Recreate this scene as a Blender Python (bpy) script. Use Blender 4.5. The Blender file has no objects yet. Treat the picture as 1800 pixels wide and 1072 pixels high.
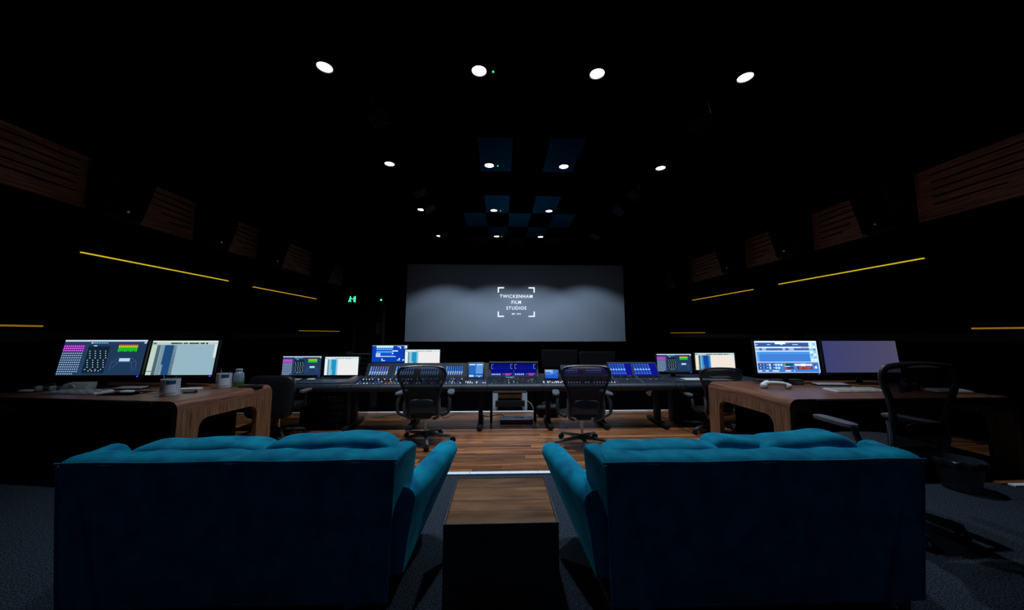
import bpy, bmesh, math, random
from mathutils import Vector, Matrix
random.seed(7)
S = bpy.context.scene
C = S.collection
PI = math.pi

# ------------------------------------------------------------------ camera, world, exposure
cam = bpy.data.cameras.new('camera')
cam.lens = 12.0; cam.sensor_width = 36.0; cam.sensor_fit = 'HORIZONTAL'
cam.clip_start = 0.05; cam.clip_end = 100
co = bpy.data.objects.new('camera', cam); C.objects.link(co)
co.location = (0, 0, 1.35)
PITCH = math.atan(51/600); YAW = math.atan(19/600*math.cos(PITCH))
co.rotation_euler = (PI/2 + PITCH, 0, -YAW)
S.camera = co
w = bpy.data.worlds.new('world'); S.world = w; w.use_nodes = True
bg = w.node_tree.nodes['Background']
bg.inputs[0].default_value = (0.32, 0.5, 1.0, 1); bg.inputs[1].default_value = 0.015
S.view_settings.view_transform = 'Standard'
try: S.view_settings.look = 'None'
except Exception: pass
S.view_settings.gamma = 1.0; S.view_settings.use_curve_mapping = False
S.view_settings.exposure = 0.0
LAMP_POWER = (265.0, 105.0, 140.0, 108.0)   # ceiling downlights, row by row from the camera
LAMP_COLOR = (0.72, 0.87, 1.0)

# ------------------------------------------------------------------ materials
def lin(c):
    r = []
    for v in c[:3]:
        v = v/255.0
        r.append(v/12.92 if v <= 0.04045 else ((v+0.055)/1.055)**2.4)
    return tuple(r)
M = {}
def mat(name, col, rough=0.6, metal=0.0, spec=0.5, sheen=0.0, coat=0.0, alpha=None, trans=0.0):
    m = bpy.data.materials.new(name); m.use_nodes = True
    b = m.node_tree.nodes['Principled BSDF']
    b.inputs['Base Color'].default_value = (*col, 1)
    b.inputs['Roughness'].default_value = rough
    b.inputs['Metallic'].default_value = metal
    b.inputs['Specular IOR Level'].default_value = spec
    b.inputs['Sheen Weight'].default_value = sheen
    b.inputs['Coat Weight'].default_value = coat
    b.inputs['Transmission Weight'].default_value = trans
    if alpha is not None: b.inputs['Alpha'].default_value = alpha
    M[name] = m
    return m, m.node_tree, b
def nd(t, kind, **kw):
    n = t.nodes.new(kind)
    for k, v in kw.items():
        if k in n.inputs: n.inputs[k].default_value = v
        else: setattr(n, k, v)
    return n
def ramp(t, fac, stops):
    r = t.nodes.new('ShaderNodeValToRGB')
    e = r.color_ramp.elements
    while len(e) < len(stops): e.new(0.5)
    for i, (p, c) in enumerate(stops):
        e[i].position = p; e[i].color = (*c, 1)
    t.links.new(fac, r.inputs[0])
    return r.outputs[0]
def coords(t, scale, which='Object', rot=(0,0,0)):
    tc = t.nodes.new('ShaderNodeTexCoord'); mp = t.nodes.new('ShaderNodeMapping')
    mp.inputs['Scale'].default_value = scale; mp.inputs['Rotation'].default_value = rot
    t.links.new(tc.outputs[which], mp.inputs[0]); return mp.outputs[0]
def bump(t, b, h, strength, dist=0.01):
    n = nd(t, 'ShaderNodeBump'); n.inputs['Strength'].default_value = strength; n.inputs['Distance'].default_value = dist
    t.links.new(h, n.inputs['Height']); t.links.new(n.outputs[0], b.inputs['Normal'])
def grain(name, scale, stops, rough=0.45, spec=0.4, rot=(0,0,0), coat=0.0, bstr=0.15, vary=0.0):
    m, t, b = mat(name, (0.2,0.1,0.05), rough, spec=spec, coat=coat)
    v = coords(t, scale, rot=rot)
    if vary:
        oi = t.nodes.new('ShaderNodeObjectInfo')
        va = nd(t, 'ShaderNodeVectorMath', operation='ADD')
        sc = nd(t, 'ShaderNodeVectorMath', operation='SCALE'); sc.inputs['Scale'].default_value = 1.0
        cmb = nd(t, 'ShaderNodeCombineXYZ'); mul = nd(t, 'ShaderNodeMath', operation='MULTIPLY'); mul.inputs[1].default_value = 37.0
        t.links.new(oi.outputs['Random'], mul.inputs[0])
        for i in range(3): t.links.new(mul.outputs[0], cmb.inputs[i])
        t.links.new(v, va.inputs[0]); t.links.new(cmb.outputs[0], va.inputs[1]); v = va.outputs[0]
    n = nd(t, 'ShaderNodeTexNoise'); n.inputs['Scale'].default_value = 1.0; n.inputs['Detail'].default_value = 6; n.inputs['Roughness'].default_value = 0.6
    t.links.new(v, n.inputs['Vector'])
    out = ramp(t, n.outputs[0], stops)
    if vary:
        hs = nd(t, 'ShaderNodeHueSaturation'); mr = nd(t, 'ShaderNodeMapRange')
        mr.inputs['To Min'].default_value = 1-vary; mr.inputs['To Max'].default_value = 1+vary
        t.links.new(oi.outputs['Random'], mr.inputs[0]); t.links.new(mr.outputs[0], hs.inputs['Value'])
        t.links.new(out, hs.inputs['Color']); out = hs.outputs[0]
    t.links.new(out, b.inputs['Base Color'])
    bump(t, b, n.outputs[0], bstr, 0.002)
    return m
mat('black_fabric', (0.0010,0.0010,0.0014), 1.0, spec=0.0)
mat('black_ceiling', (0.0012,0.0012,0.0018), 1.0, spec=0.0)
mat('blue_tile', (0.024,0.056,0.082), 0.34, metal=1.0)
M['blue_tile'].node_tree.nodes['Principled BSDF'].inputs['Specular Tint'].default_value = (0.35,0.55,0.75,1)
mat('black_paint', (0.008,0.008,0.010), 0.55, spec=0.3)
mat('black_plastic', (0.010,0.010,0.012), 0.4, spec=0.4)
mat('dark_grey', (0.05,0.052,0.06), 0.5, spec=0.4)
mat('grey_shelf', (0.03,0.03,0.036), 0.7, spec=0.15)
mat('console_black', (0.008,0.010,0.016), 0.5, spec=0.3)
mat('console_grey', (0.034,0.045,0.07), 0.5, spec=0.3)  # blue cast of the monitors' glow is mixed into this grey
mat('armrest_leather', (0.014,0.018,0.028), 0.45, spec=0.4)
mat('chair_frame', (0.02,0.02,0.024), 0.35, spec=0.5)
mat('chair_grey', (0.10,0.105,0.12), 0.35, spec=0.5)
mat('trim_white', (0.82,0.85,0.92), 0.45)
mat('chrome', (0.75,0.75,0.78), 0.22, metal=1.0)
mat('aluminium', (0.8,0.82,0.85), 0.45, metal=0.55)
mat('rim_metal', (0.7,0.75,0.8), 0.3, metal=0.6)
mat('white_plastic', (0.75,0.76,0.78), 0.4)
mat('cream_plastic', (0.45,0.44,0.40), 0.45)
mat('grey_keys', (0.6,0.62,0.68), 0.6)
mat('pale_post', (0.68,0.74,0.88), 0.5)
mat('red_plastic', (0.75,0.015,0.03), 0.35)
mat('navy_plastic', (0.16,0.19,0.30), 0.4)
mat('rubber', (0.01,0.01,0.01), 0.8, spec=0.2)
mat('paper', (0.7,0.7,0.68), 0.9, spec=0.1)
mat('label_paper', (0.78,0.83,0.92), 0.8, spec=0.1)
mat('label_ink', (0.03,0.05,0.09), 0.8, spec=0.1)
mat('label_teal', (0.02,0.10,0.16), 0.8, spec=0.1)
mat('frosted_glass', (0.75,0.8,0.88), 0.35, spec=0.5, alpha=0.6)
mat('bottle_glass', (0.42,0.55,0.68), 0.15, spec=0.8, alpha=0.55)
mat('green_liquid', (0.06,0.16,0.03), 0.3)
mat('bin_plastic', (0.035,0.045,0.07), 0.4, alpha=0.7)
mat('screen_cloth', (0.50,0.585,0.74), 0.95, spec=0.05)
mat('cable_white', (0.30,0.27,0.22), 0.6)
mat('blank_display', (0.15,0.14,0.26), 0.35)
# velvet
m, t, b = mat('velvet', (0.0,0.2,0.3), 0.85, spec=0.15, sheen=0.25)
b.inputs['Sheen Tint'].default_value = (0.1,0.7,0.9,1); b.inputs['Sheen Roughness'].default_value = 0.4
n = nd(t, 'ShaderNodeTexNoise'); n.inputs['Scale'].default_value = 1.0; n.inputs['Detail'].default_value = 4
t.links.new(coords(t, (9,9,9)), n.inputs['Vector'])
t.links.new(ramp(t, n.outputs[0], [(0.32,(0.0,0.15,0.30)),(0.55,(0.0,0.29,0.46)),(0.75,(0.0,0.38,0.56))]), b.inputs['Base Color'])
n2 = nd(t, 'ShaderNodeTexNoise'); n2.inputs['Scale'].default_value = 260; n2.inputs['Detail'].default_value = 2
bump(t, b, n2.outputs[0], 0.2, 0.002)
# carpet
m, t, b = mat('carpet', (0.05,0.06,0.08), 1.0, spec=0.02)
n = nd(t, 'ShaderNodeTexNoise'); n.inputs['Scale'].default_value = 130; n.inputs['Detail'].default_value = 3
t.links.new(coords(t, (1,1,1)), n.inputs['Vector'])
t.links.new(ramp(t, n.outputs[0], [(0.35,(0.008,0.011,0.017)),(0.5,(0.026,0.034,0.048)),(0.68,(0.075,0.09,0.115))]), b.inputs['Base Color'])
bump(t, b, n.outputs[0], 0.8, 0.01)
grain('floor_wood', (1.6,22,22), [(0.25,(0.05,0.010,0.003)),(0.45,(0.19,0.062,0.022)),(0.60,(0.31,0.125,0.05)),(0.8,(0.44,0.21,0.10))], rough=0.3, spec=0.4, vary=0.5)
grain('desk_wood', (60,3,60), [(0.3,(0.06,0.018,0.010)),(0.5,(0.17,0.065,0.036)),(0.7,(0.27,0.12,0.068))], rough=0.4)
grain('desk_side_wood', (3,60,3), [(0.3,(0.085,0.032,0.016)),(0.5,(0.26,0.12,0.062)),(0.7,(0.40,0.20,0.11))], rough=0.42)
grain('panel_wood', (40,2.2,40), [(0.3,(0.26,0.075,0.035)),(0.5,(0.55,0.20,0.11)),(0.72,(0.75,0.35,0.20))], rough=0.5)
grain('table_wood', (3,16,16), [(0.25,(0.05,0.016,0.006)),(0.48,(0.18,0.075,0.03)),(0.7,(0.29,0.135,0.06))], rough=0.55, spec=0.25, vary=0.3)
# mesh weave of the office chairs
def weave(name, col, fac):
    m = bpy.data.materials.new(name); m.use_nodes = True; M[name] = m
    t = m.node_tree; b = t.nodes['Principled BSDF']
    b.inputs['Base Color'].default_value = (*col,1); b.inputs['Roughness'].default_value = 0.6
    tr = t.nodes.new('ShaderNodeBsdfTransparent'); mx = t.nodes.new('ShaderNodeMixShader')
    mx.inputs[0].default_value = fac
    t.links.new(tr.outputs[0], mx.inputs[1]); t.links.new(b.outputs[0], mx.inputs[2])
    t.links.new(mx.outputs[0], t.nodes['Material Output'].inputs[0])
weave('mesh_dark', (0.010,0.010,0.014), 0.86)
weave('mesh_maroon', (0.05,0.011,0.02), 0.84)
def emit(name, col, s):
    m = bpy.data.materials.new(name); m.use_nodes = True; M[name] = m
    t = m.node_tree; t.nodes.remove(t.nodes['Principled BSDF'])
    e = t.nodes.new('ShaderNodeEmission'); e.inputs[0].default_value = (*col,1); e.inputs[1].default_value = s
    t.links.new(e.outputs[0], t.nodes['Material Output'].inputs[0])
emit('lamp_glow', (0.86,0.93,1.0), 9.0)
emit('amber_yellow', (0.75,0.55,0.015), 0.85)
emit('amber_orange', (0.85,0.42,0.03), 0.7)
emit('amber_dim', (0.75,0.34,0.02), 0.35)
emit('green_led', (0.02,0.9,0.25), 3.0)
emit('blue_led', (0.03,0.04,1.0), 4.0)
emit('projected_white', (0.85,0.92,1.0), 1.1)
# display: emission taken from the picture drawn on the panel
m = bpy.data.materials.new('display'); m.use_nodes = True; M['display'] = m
t = m.node_tree; t.nodes.remove(t.nodes['Principled BSDF'])
e = t.nodes.new('ShaderNodeEmission'); a = t.nodes.new('ShaderNodeAttribute'); a.attribute_name = 'picture'
t.links.new(a.outputs['Color'], e.inputs[0]); e.inputs[1].default_value = 1.0
t.links.new(e.outputs[0], t.nodes['Material Output'].inputs[0])

# ------------------------------------------------------------------ mesh helpers
class MB:
    def __init__(s): s.v = []; s.f = []; s.smooth = False
    def add(s, vs, fs):
        o = len(s.v); s.v += [tuple(p) for p in vs]; s.f += [tuple(i+o for i in f) for f in fs]; return s
    def box(s, x0, x1, y0, y1, z0, z1):
        return s.add([(x0,y0,z0),(x1,y0,z0),(x1,y1,z0),(x0,y1,z0),(x0,y0,z1),(x1,y0,z1),(x1,y1,z1),(x0,y1,z1)],
                     [(3,2,1,0),(4,5,6,7),(0,1,5,4),(1,2,6,5),(2,3,7,6),(3,0,4,7)])
    def obox(s, c, sx, sy, sz, rot):
        m = Matrix.Translation(c) @ rot.to_4x4()
        vs = [m @ Vector((a*sx/2, b*sy/2, d*sz/2)) for d in (-1,1) for a, b in ((-1,-1),(1,-1),(1,1),(-1,1))]
        return s.add(vs, [(3,2,1,0),(4,5,6,7),(0,1,5,4),(1,2,6,5),(2,3,7,6),(3,0,4,7)])
    def rings(s, rings, closed=True, caps=True):
        n = len(rings[0]); o = len(s.v)
        for r in rings: s.v += [tuple(p) for p in r]
        for i in range(len(rings)-1):
            for j in range(n if closed else n-1):
                k = (j+1) % n
                s.f.append((o+i*n+j, o+i*n+k, o+(i+1)*n+k, o+(i+1)*n+j))
        if caps:
            s.f.append(tuple(o+j for j in reversed(range(n))))
            s.f.append(tuple(o+(len(rings)-1)*n+j for j in range(n)))
        return s
    def tube(s, pts, r, n=8, closed=False):
        pts = [Vector(p) for p in pts]; N = len(pts); rs = r if isinstance(r, (list,tuple)) else [r]*N
        rings = []; up = None
        for i, p in enumerate(pts):
            if closed: d = pts[(i+1) % N] - pts[i-1]
            else: d = pts[min(i+1,N-1)] - pts[max(i-1,0)]
            d.normalize()
            if up is None: up = Vector((0,0,1)) if abs(d.z) < 0.9 else Vector((0,1,0))
            a = d.cross(up)
            if a.length < 1e-4: a = d.cross(Vector((1,0,0)))
            a.normalize(); b = a.cross(d); up = b
            rings.append([p + rs[i]*(math.cos(2*PI*k/n)*a + math.sin(2*PI*k/n)*b) for k in range(n)])
        if closed: rings.append(rings[0])
        s.smooth = True
        return s.rings(rings, True, not closed)
    def lathe(s, prof, n=20, c=(0,0,0), caps=True):
        s.smooth = True
        return s.rings([[(c[0]+r*math.cos(2*PI*k/n), c[1]+r*math.sin(2*PI*k/n), c[2]+z) for k in range(n)] for r, z in prof], True, caps)
    def prism(s, prof, x0, x1, axis='x'):
        f = {'x': lambda u, v, w: (w,u,v), 'y': lambda u, v, w: (u,w,v), 'z': lambda u, v, w: (u,v,w)}[axis]
        return s.rings([[f(u,v,x0) for u, v in prof],[f(u,v,x1) for u, v in prof]])
    def pillow(s, c, a, b, h, e1=0.4, e2=0.4, nu=28, nv=14, rot=None, wob=0.0, seed=0):
        rn = random.Random(seed); ph = [rn.uniform(0,6) for _ in range(4)]
        def sg(v, e): return math.copysign(abs(v)**e, v)
        rings = []
        for i in range(nv+1):
            v = -PI/2 + PI*i/nv; v = max(-PI/2+0.02, min(PI/2-0.02, v)); ring = []
            for j in range(nu):
                u = 2*PI*j/nu
                p = Vector((a*sg(math.cos(v),e1)*sg(math.cos(u),e2), b*sg(math.cos(v),e1)*sg(math.sin(u),e2), h*sg(math.sin(v),e1)))
                if wob:
                    p *= 1 + wob*(math.sin(p.x*9+ph[0])*math.sin(p.z*11+ph[1]) + 0.5*math.sin(p.x*21+ph[2]+p.z*8))
                if rot: p = rot @ p
                ring.append(p + Vector(c))
            rings.append(ring)
        s.smooth = True
        return s.rings(rings)
    def mesh(s, name):
        me = bpy.data.meshes.new(name); me.from_pydata(s.v, [], s.f); me.update()
        bm = bmesh.new(); bm.from_mesh(me); bmesh.ops.recalc_face_normals(bm, faces=bm.faces); bm.to_mesh(me); bm.free()
        if s.smooth:
            me.polygons.foreach_set('use_smooth', [True]*len(me.polygons))
            try: me.set_sharp_from_angle(angle=math.radians(42))
            except Exception: pass
        return me
    def build(s, name, material, parent=None, bevel=0.0, seg=2):
        me = s.mesh(name)
        if bevel:
            bm = bmesh.new(); bm.from_mesh(me); bmesh.ops.remove_doubles(bm, verts=bm.verts, dist=1e-5)
            ed = [e for e in bm.edges if len(e.link_faces) == 2 and e.calc_face_angle(0) > 0.6]
            bmesh.ops.bevel(bm, geom=ed, offset=bevel, segments=seg, affect='EDGES', profile=0.5, clamp_overlap=True)
            bm.to_mesh(me); bm.free()
            me.polygons.foreach_set('use_smooth', [True]*len(me.polygons))
            try: me.set_sharp_from_angle(angle=math.radians(42))
            except Exception: pass
        me.materials.append(M[material])
        o = bpy.data.objects.new(name, me); C.objects.link(o); o.parent = parent
        return o
def tag(o, label=None, cat=None, group=None, kind=None):
    if label: o['label'] = label
    if cat: o['category'] = cat
    if group: o['group'] = group
    if kind: o['kind'] = kind
    return o
def thing(name, label, cat, loc=(0,0,0), rz=0.0, group=None):
    o = bpy.data.objects.new(name, None); C.objects.link(o); o.empty_display_size = 0.1
    o.location = loc; o.rotation_euler = (0,0,rz)
    return tag(o, label, cat, group)
def copy_tree(o, parent=None):
    c = o.copy(); C.objects.link(c); c.parent = parent
    for ch in list(o.children): copy_tree(ch, c)
    return c
def rrect(w, h, r, n=5, cx=0, cy=0):
    p = []
    for sx, sy, a0 in ((1,1,0),(-1,1,90),(-1,-1,180),(1,-1,270)):
        for k in range(n+1):
            a = math.radians(a0 + 90*k/n)
            p.append((cx + sx*(w/2-r) + r*math.cos(a), cy + sy*(h/2-r) + r*math.sin(a)))
    return p
def smoothpath(pts, n=6, closed=False):
    P = [Vector(p) for p in pts]; out = []; N = len(P)
    for i in range(N if closed else N-1):
        if closed: a, b, c, d = P[i-1], P[i], P[(i+1)%N], P[(i+2)%N]
        else: a, b, c, d = P[max(i-1,0)], P[i], P[i+1], P[min(i+2,N-1)]
        for k in range(n):
            u = k/n
            out.append(0.5*((2*b) + (c-a)*u + (2*a-5*b+4*c-d)*u*u + (3*b-a-3*c+d)*u**3))
    if not closed: out.append(P[-1])
    return out
# pictures: rectangles (u0,v0,u1,v1,(r,g,b)) on a w x h panel lying in the local xz plane, facing -y
def picture(name, w, h, rects, parent=None, gain=1.0, polys=()):
    vs = []; fs = []; cols = []
    for i, (u0,v0,u1,v1,c) in enumerate(rects):
        y = -0.0004*(1+min(i,14)*0.12) if i else 0.0
        o = len(vs)
        for u, v in ((u0,v0),(u1,v0),(u1,v1),(u0,v1)): vs.append(((u-0.5)*w, y, v*h))
        fs.append((o,o+1,o+2,o+3)); cols.append([x*gain for x in lin(c)])
    for pts, c in polys:
        o = len(vs)
        for u, v in pts: vs.append(((u-0.5)*w, -0.0013, v*h))
        fs.append(tuple(range(o,o+len(pts)))); cols.append([x*gain for x in lin(c)])
    me = bpy.data.meshes.new(name); me.from_pydata(vs, [], fs)
    at = me.color_attributes.new('picture', 'FLOAT_COLOR', 'CORNER'); k = 0
    for p, c in zip(me.polygons, cols):
        for _ in p.loop_indices:
            at.data[k].color = (*c, 1); k += 1
    me.materials.append(M['display'])
    o = bpy.data.objects.new(name, me); C.objects.link(o); o.parent = parent
    return o
def lettering(name, body, size, material, parent, loc, rot=(PI/2,0,0), bold=0.0, spacing=1.0, sx=1.0, align='CENTER'):
    cu = bpy.data.curves.new(name, 'FONT'); cu.body = body; cu.size = size; cu.offset = bold*size; cu.space_character = spacing
    cu.align_x = align; cu.align_y = 'CENTER'; cu.resolution_u = 3
    tmp = bpy.data.objects.new(name, cu); C.objects.link(tmp)
    bpy.context.view_layer.update()
    me = bpy.data.meshes.new_from_object(tmp.evaluated_get(bpy.context.evaluated_depsgraph_get()))
    bpy.data.objects.remove(tmp); me.materials.clear(); me.materials.append(M[material])
    o = bpy.data.objects.new(name, me); C.objects.link(o); o.parent = parent
    o.location = loc; o.rotation_euler = rot; o.scale = (sx,1,1)
    return o

# ------------------------------------------------------------------ the room
XL, XR, YB, YF, ZC = -5.6, 6.04, -0.9, 12.1, 4.35
def struct(o): o['kind'] = 'structure'; return o
fl = struct(MB().box(XL,XR,YB,6.03,-0.12,0.0).build('floor','carpet'))
fs = struct(MB().box(XL,XR,6.08,YF,-0.12,0.0).build('floor_screen_end','black_fabric'))
# planks of the wooden stage: children of the floor
EDGE = [(XL,3.02),(-3.3,3.02),(-2.5,3.43),(2.5,3.43),(3.3,3.02),(XR,3.02)]
ws = struct(MB().box(-5.5,5.95,3.46,6.03,0.0005,0.002).build('floor_wood_stage','black_paint'))
pw = 0.0918; rows = 28; rp = random.Random(3); meshes = {}
for r in range(rows):
    y0 = 3.46 + r*pw
    x = -5.4 - rp.uniform(0,1.2)
    while x < 5.9:
        L = rp.choice((0.9,1.2,1.5,1.8))
        x0, x1 = max(x,-5.5), min(x+L, 5.95)
        if x1-x0 > 0.1:
            key = round(x1-x0,3)
            if key not in meshes:
                hl = key/2
                mb = MB(); bv = 0.0015
                mb.rings([[(-hl+0.001,0.0008,0),(hl-0.001,0.0008,0),(hl-0.001,pw-0.0008,0),(-hl+0.001,pw-0.0008,0)],
                          [(-hl+0.001,0.0008,0.003),(hl-0.001,0.0008,0.003),(hl-0.001,pw-0.0008,0.003),(-hl+0.001,pw-0.0008,0.003)],
                          [(-hl+0.003,0.003,0.004),(hl-0.003,0.003,0.004),(hl-0.003,pw-0.003,0.004),(-hl+0.003,pw-0.003,0.004)]])
                me = mb.mesh('plank'); me.materials.append(M['floor_wood']); meshes[key] = me
            o = bpy.data.objects.new('plank', meshes[key]); C.objects.link(o); o.parent = ws
            o.location = ((x0+x1)/2, y0, 0.002)
        x += L
mb = MB(); mb.box(-2.6,2.6,3.405,3.458,0,0.017); tr1 = struct(mb.build('trim_1','trim_white', None, 0.004))
for x in (-2.1,-1.5,-0.9,-0.3,0.08,0.36,0.9,1.5,2.1):
    MB().lathe([(0.006,0),(0.006,0.0015),(0.003,0.0025)],10,(x,3.43,0.017)).build('screw','chrome',tr1)
struct(MB().box(XL,XR,6.032,6.075,0,0.02).build('trim_2','trim_white',None,0.004))
struct(MB().box(4.55,5.6,3.0,3.05,0,0.017).build('trim_3','trim_white',None,0.004))
mb = MB().box(4.5,5.95,3.052,3.458,0,0.014); sd = struct(mb.build('floor_wood_border','floor_wood'))
wl = struct(MB().box(XL-0.15,XL,YB,YF,0,ZC).build('wall_left','black_fabric'))
wr = struct(MB().box(XR,XR+0.15,YB,YF,0,ZC).build('wall_right','black_fabric'))
wf = struct(MB().box(XL-0.15,XR+0.15,YF,YF+0.15,0,ZC).build('wall_front','black_fabric'))
ce = struct(MB().box(XL-0.15,XR+0.15,YB,YF+0.15,ZC+0.03,ZC+0.18).build('ceiling','black_ceiling'))
tw, th = 0.568, 1.09
tm = {}
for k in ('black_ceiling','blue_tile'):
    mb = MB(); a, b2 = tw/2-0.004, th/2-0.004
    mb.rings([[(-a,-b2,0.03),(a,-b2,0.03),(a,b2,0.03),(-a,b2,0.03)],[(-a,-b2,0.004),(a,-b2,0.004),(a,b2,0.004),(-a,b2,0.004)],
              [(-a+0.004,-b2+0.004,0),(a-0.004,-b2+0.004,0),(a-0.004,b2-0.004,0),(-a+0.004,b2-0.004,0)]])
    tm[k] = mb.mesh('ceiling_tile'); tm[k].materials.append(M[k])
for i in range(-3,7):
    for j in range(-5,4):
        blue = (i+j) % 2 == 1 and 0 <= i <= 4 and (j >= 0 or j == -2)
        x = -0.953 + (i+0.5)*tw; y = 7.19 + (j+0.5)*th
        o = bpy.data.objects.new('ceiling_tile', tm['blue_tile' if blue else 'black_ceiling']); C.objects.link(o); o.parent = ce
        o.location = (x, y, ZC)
# dado ledges along both side walls
struct(MB().box(XL,XL+0.05,1.5,6.9,1.26,1.385).build('trim_4','grey_shelf',None,0.006))
struct(MB().box(XL,XL+0.05,7.3,YF,1.26,1.36).build('trim_5','grey_shelf',None,0.006))
struct(MB().box(XR-0.05,XR,1.5,6.6,1.24,1.36).build('trim_6','grey_shelf',None,0.006))
struct(MB().box(XR-0.05,XR,6.9,YF,1.24,1.345).build('trim_7','grey_shelf',None,0.006))
# amber light strips let into the walls
def strip(side, y0, y1, z, matn, label):
    x = XL if side < 0 else XR
    o = thing('light_strip', label, 'light strip', (x,(y0+y1)/2,z), 0, 'amber wall light strips'); h = (y1-y0)/2
    s = -side
    MB().box(min(0,s*0.03),max(0,s*0.03),-h,h,-0.03,-0.02).build('channel','black_paint',o)
    MB().box(min(0.001*s,s*0.028),max(0.001*s,s*0.028),-h+0.01,h-0.01,-0.019,0.0).build('diffuser',matn,o)
    MB().box(min(0,s*0.03),max(0,s*0.03),-h,h,0.001,0.011).build('channel_lip','black_paint',o)
strip(-1,4.63,7.10,2.44,'amber_yellow','long yellow light strip high on the left wall')
strip(-1,7.79,10.44,2.415,'amber_orange','orange light strip high on the left wall, the one nearer the cinema screen')
strip(-1,3.2,4.35,1.455,'amber_dim','orange light strip low on the left wall at the edge of the picture')
strip(-1,9.65,12.0,1.45,'amber_dim','orange light strip low on the left wall near the cinema screen')
strip(1,4.6,7.17,2.435,'amber_yellow','long yellow light strip high on the right wall')
strip(1,7.92,10.53,2.42,'amber_orange','orange light strip high on the right wall, the one nearer the cinema screen')
strip(1,3.0,4.2,1.43,'amber_dim','yellow light strip low on the right wall at the edge of the picture')
strip(1,9.95,12.0,1.40,'amber_dim','orange light strip low on the right wall near the cinema screen')

# slotted timber panels with wall loudspeakers between them
def slot_panel(side, y0, y1, z0, z1, label, slots=5):
    x = XL if side < 0 else XR; L = y1-y0; H = z1-z0; s = -side
    o = thing('slotted_wall_panel', label, 'wall panel', (x, y0, z0), 0, 'slotted timber wall panels')
    # slot list: far end aligned, near end stepping back as they go down
    sl = []
    for k in range(slots):
        zc = H*(0.86 - 0.155*k); ln = L*(0.84 - 0.12*k)
        sl.append((L*0.93-ln, L*0.93, zc-0.012, zc+0.012))
    ys = sorted({0,L}|{a for q in sl for a in q[:2]}); zs = sorted({0,H}|{a for q in sl for a in q[2:]})
    mb = MB()
    for a0, a1 in zip(ys, ys[1:]):
        run = None
        for b0, b1 in zip(zs, zs[1:]):
            hole = any(q[0] <= (a0+a1)/2 <= q[1] and q[2] <= (b0+b1)/2 <= q[3] for q in sl)
            if hole:
                if run: mb.box(min(s*.02,s*.045),max(s*.02,s*.045),a0,a1,run[0],run[1]); run = None
            else: run = (run[0] if run else b0, b1)
        if run: mb.box(min(s*.02,s*.045),max(s*.02,s*.045),a0,a1,run[0],run[1])
    mb.build('panel_face','panel_wood',o)
    MB().box(min(0.001*s,s*0.019),max(0.001*s,s*0.019),0.01,L-0.01,0.01,H-0.01).build('backing','black_fabric',o)
    MB().box(min(s*0.0,s*0.07),max(s*0.0,s*0.07),-0.02,L+0.02,-0.035,-0.002).build('bottom_rail','panel_wood',o,0.004)
    MB().box(min(s*0.0,s*0.05),max(s*0.0,s*0.05),L+0.002,L+0.04,0,H).build('end_stile','panel_wood',o,0.004)
    return o
def wall_speaker(side, yc, z0, label, sc=1.0):
    x = XL if side < 0 else XR; s = -side
    o = thing('wall_loudspeaker', label, 'loudspeaker', (x+s*0.05, yc, z0), 0, 'loudspeakers on the side walls')
    w = 0.26*sc
    mb = MB()
    prof = [(0.0,0.08),(0.0,0.80),(0.34,0.88),(0.50,0.72),(0.30,0.0),(0.06,0.0)]
    mb.prism([(s*a*sc,b*sc) for a, b in prof], -w, w, 'y'); mb.build('cabinet','black_paint',o,0.012)
    mb = MB()
    p0 = Vector((s*0.505*sc,0,0.70*sc)); p1 = Vector((s*0.312*sc,0,0.03*sc)); off = Vector((s*0.02,0,-0.006))
    mb.add([(p0+Vector((0,-w*.92,0))),(p0+Vector((0,w*.92,0))),(p1+Vector((0,w*.92,0))),(p1+Vector((0,-w*.92,0))),
            (p0+off+Vector((0,-w*.92,0))),(p0+off+Vector((0,w*.92,0))),(p1+off+Vector((0,w*.92,0))),(p1+off+Vector((0,-w*.92,0)))],
           [(0,1,2,3),(4,5,6,7),(0,1,5,4),(1,2,6,5),(2,3,7,6),(3,0,4,7)])
    mb.build('grille','black_fabric',o)
    q = p1*0.86 + p0*0.14 + off
    mb = MB(); ax = (p0-p1).normalized(); nn = Vector((0,1,0)).cross(ax); nn = nn if nn.x*s > 0 else -nn
    ring = lambda r, d: [q + nn*d + r*(math.cos(2*PI*k/12)*Vector((0,1,0)) + math.sin(2*PI*k/12)*ax) for k in range(12)]
    mb.rings([ring(0.020,-0.004),ring(0.020,0.004),ring(0.014,0.006)]); mb.build('badge','chrome',o)
    for yy in (-w*0.6, w*0.6):
        MB().tube([(0,yy,0.70*sc),(-s*0.048,yy,0.70*sc)],0.015).build('wall_bracket','black_paint',o)
ordw = ['nearest the camera','second from the camera','third from the camera','fourth from the camera','closest to the cinema screen']
for i, (y0,y1) in enumerate([(2.6,4.64),(5.08,6.24),(6.72,7.84),(8.32,10.2),(10.5,11.98)]):
    slot_panel(-1,y0,y1,3.06,3.72,'slotted reddish timber panel on the left wall, '+ordw[i])
for i, (y0,y1) in enumerate([(2.6,4.56),(5.0,6.2),(6.8,8.03),(8.5,10.5),(10.8,11.98)]):
    slot_panel(1,y0,y1,2.98,3.66,'slotted reddish timber panel on the right wall, '+ordw[i])
for i, (y,z) in enumerate([(4.82,2.95),(6.42,2.95),(8.02,2.94),(10.25,2.94)]):
    wall_speaker(-1,y,z,'black wedge loudspeaker hung on the left wall, '+ordw[i],0.9)
for i, (y,z) in enumerate([(4.88,2.90),(6.55,2.90),(8.3,2.90),(10.7,2.90)]):
    wall_speaker(1,y,z,'black wedge loudspeaker hung on the right wall, '+ordw[i],0.9)

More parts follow.
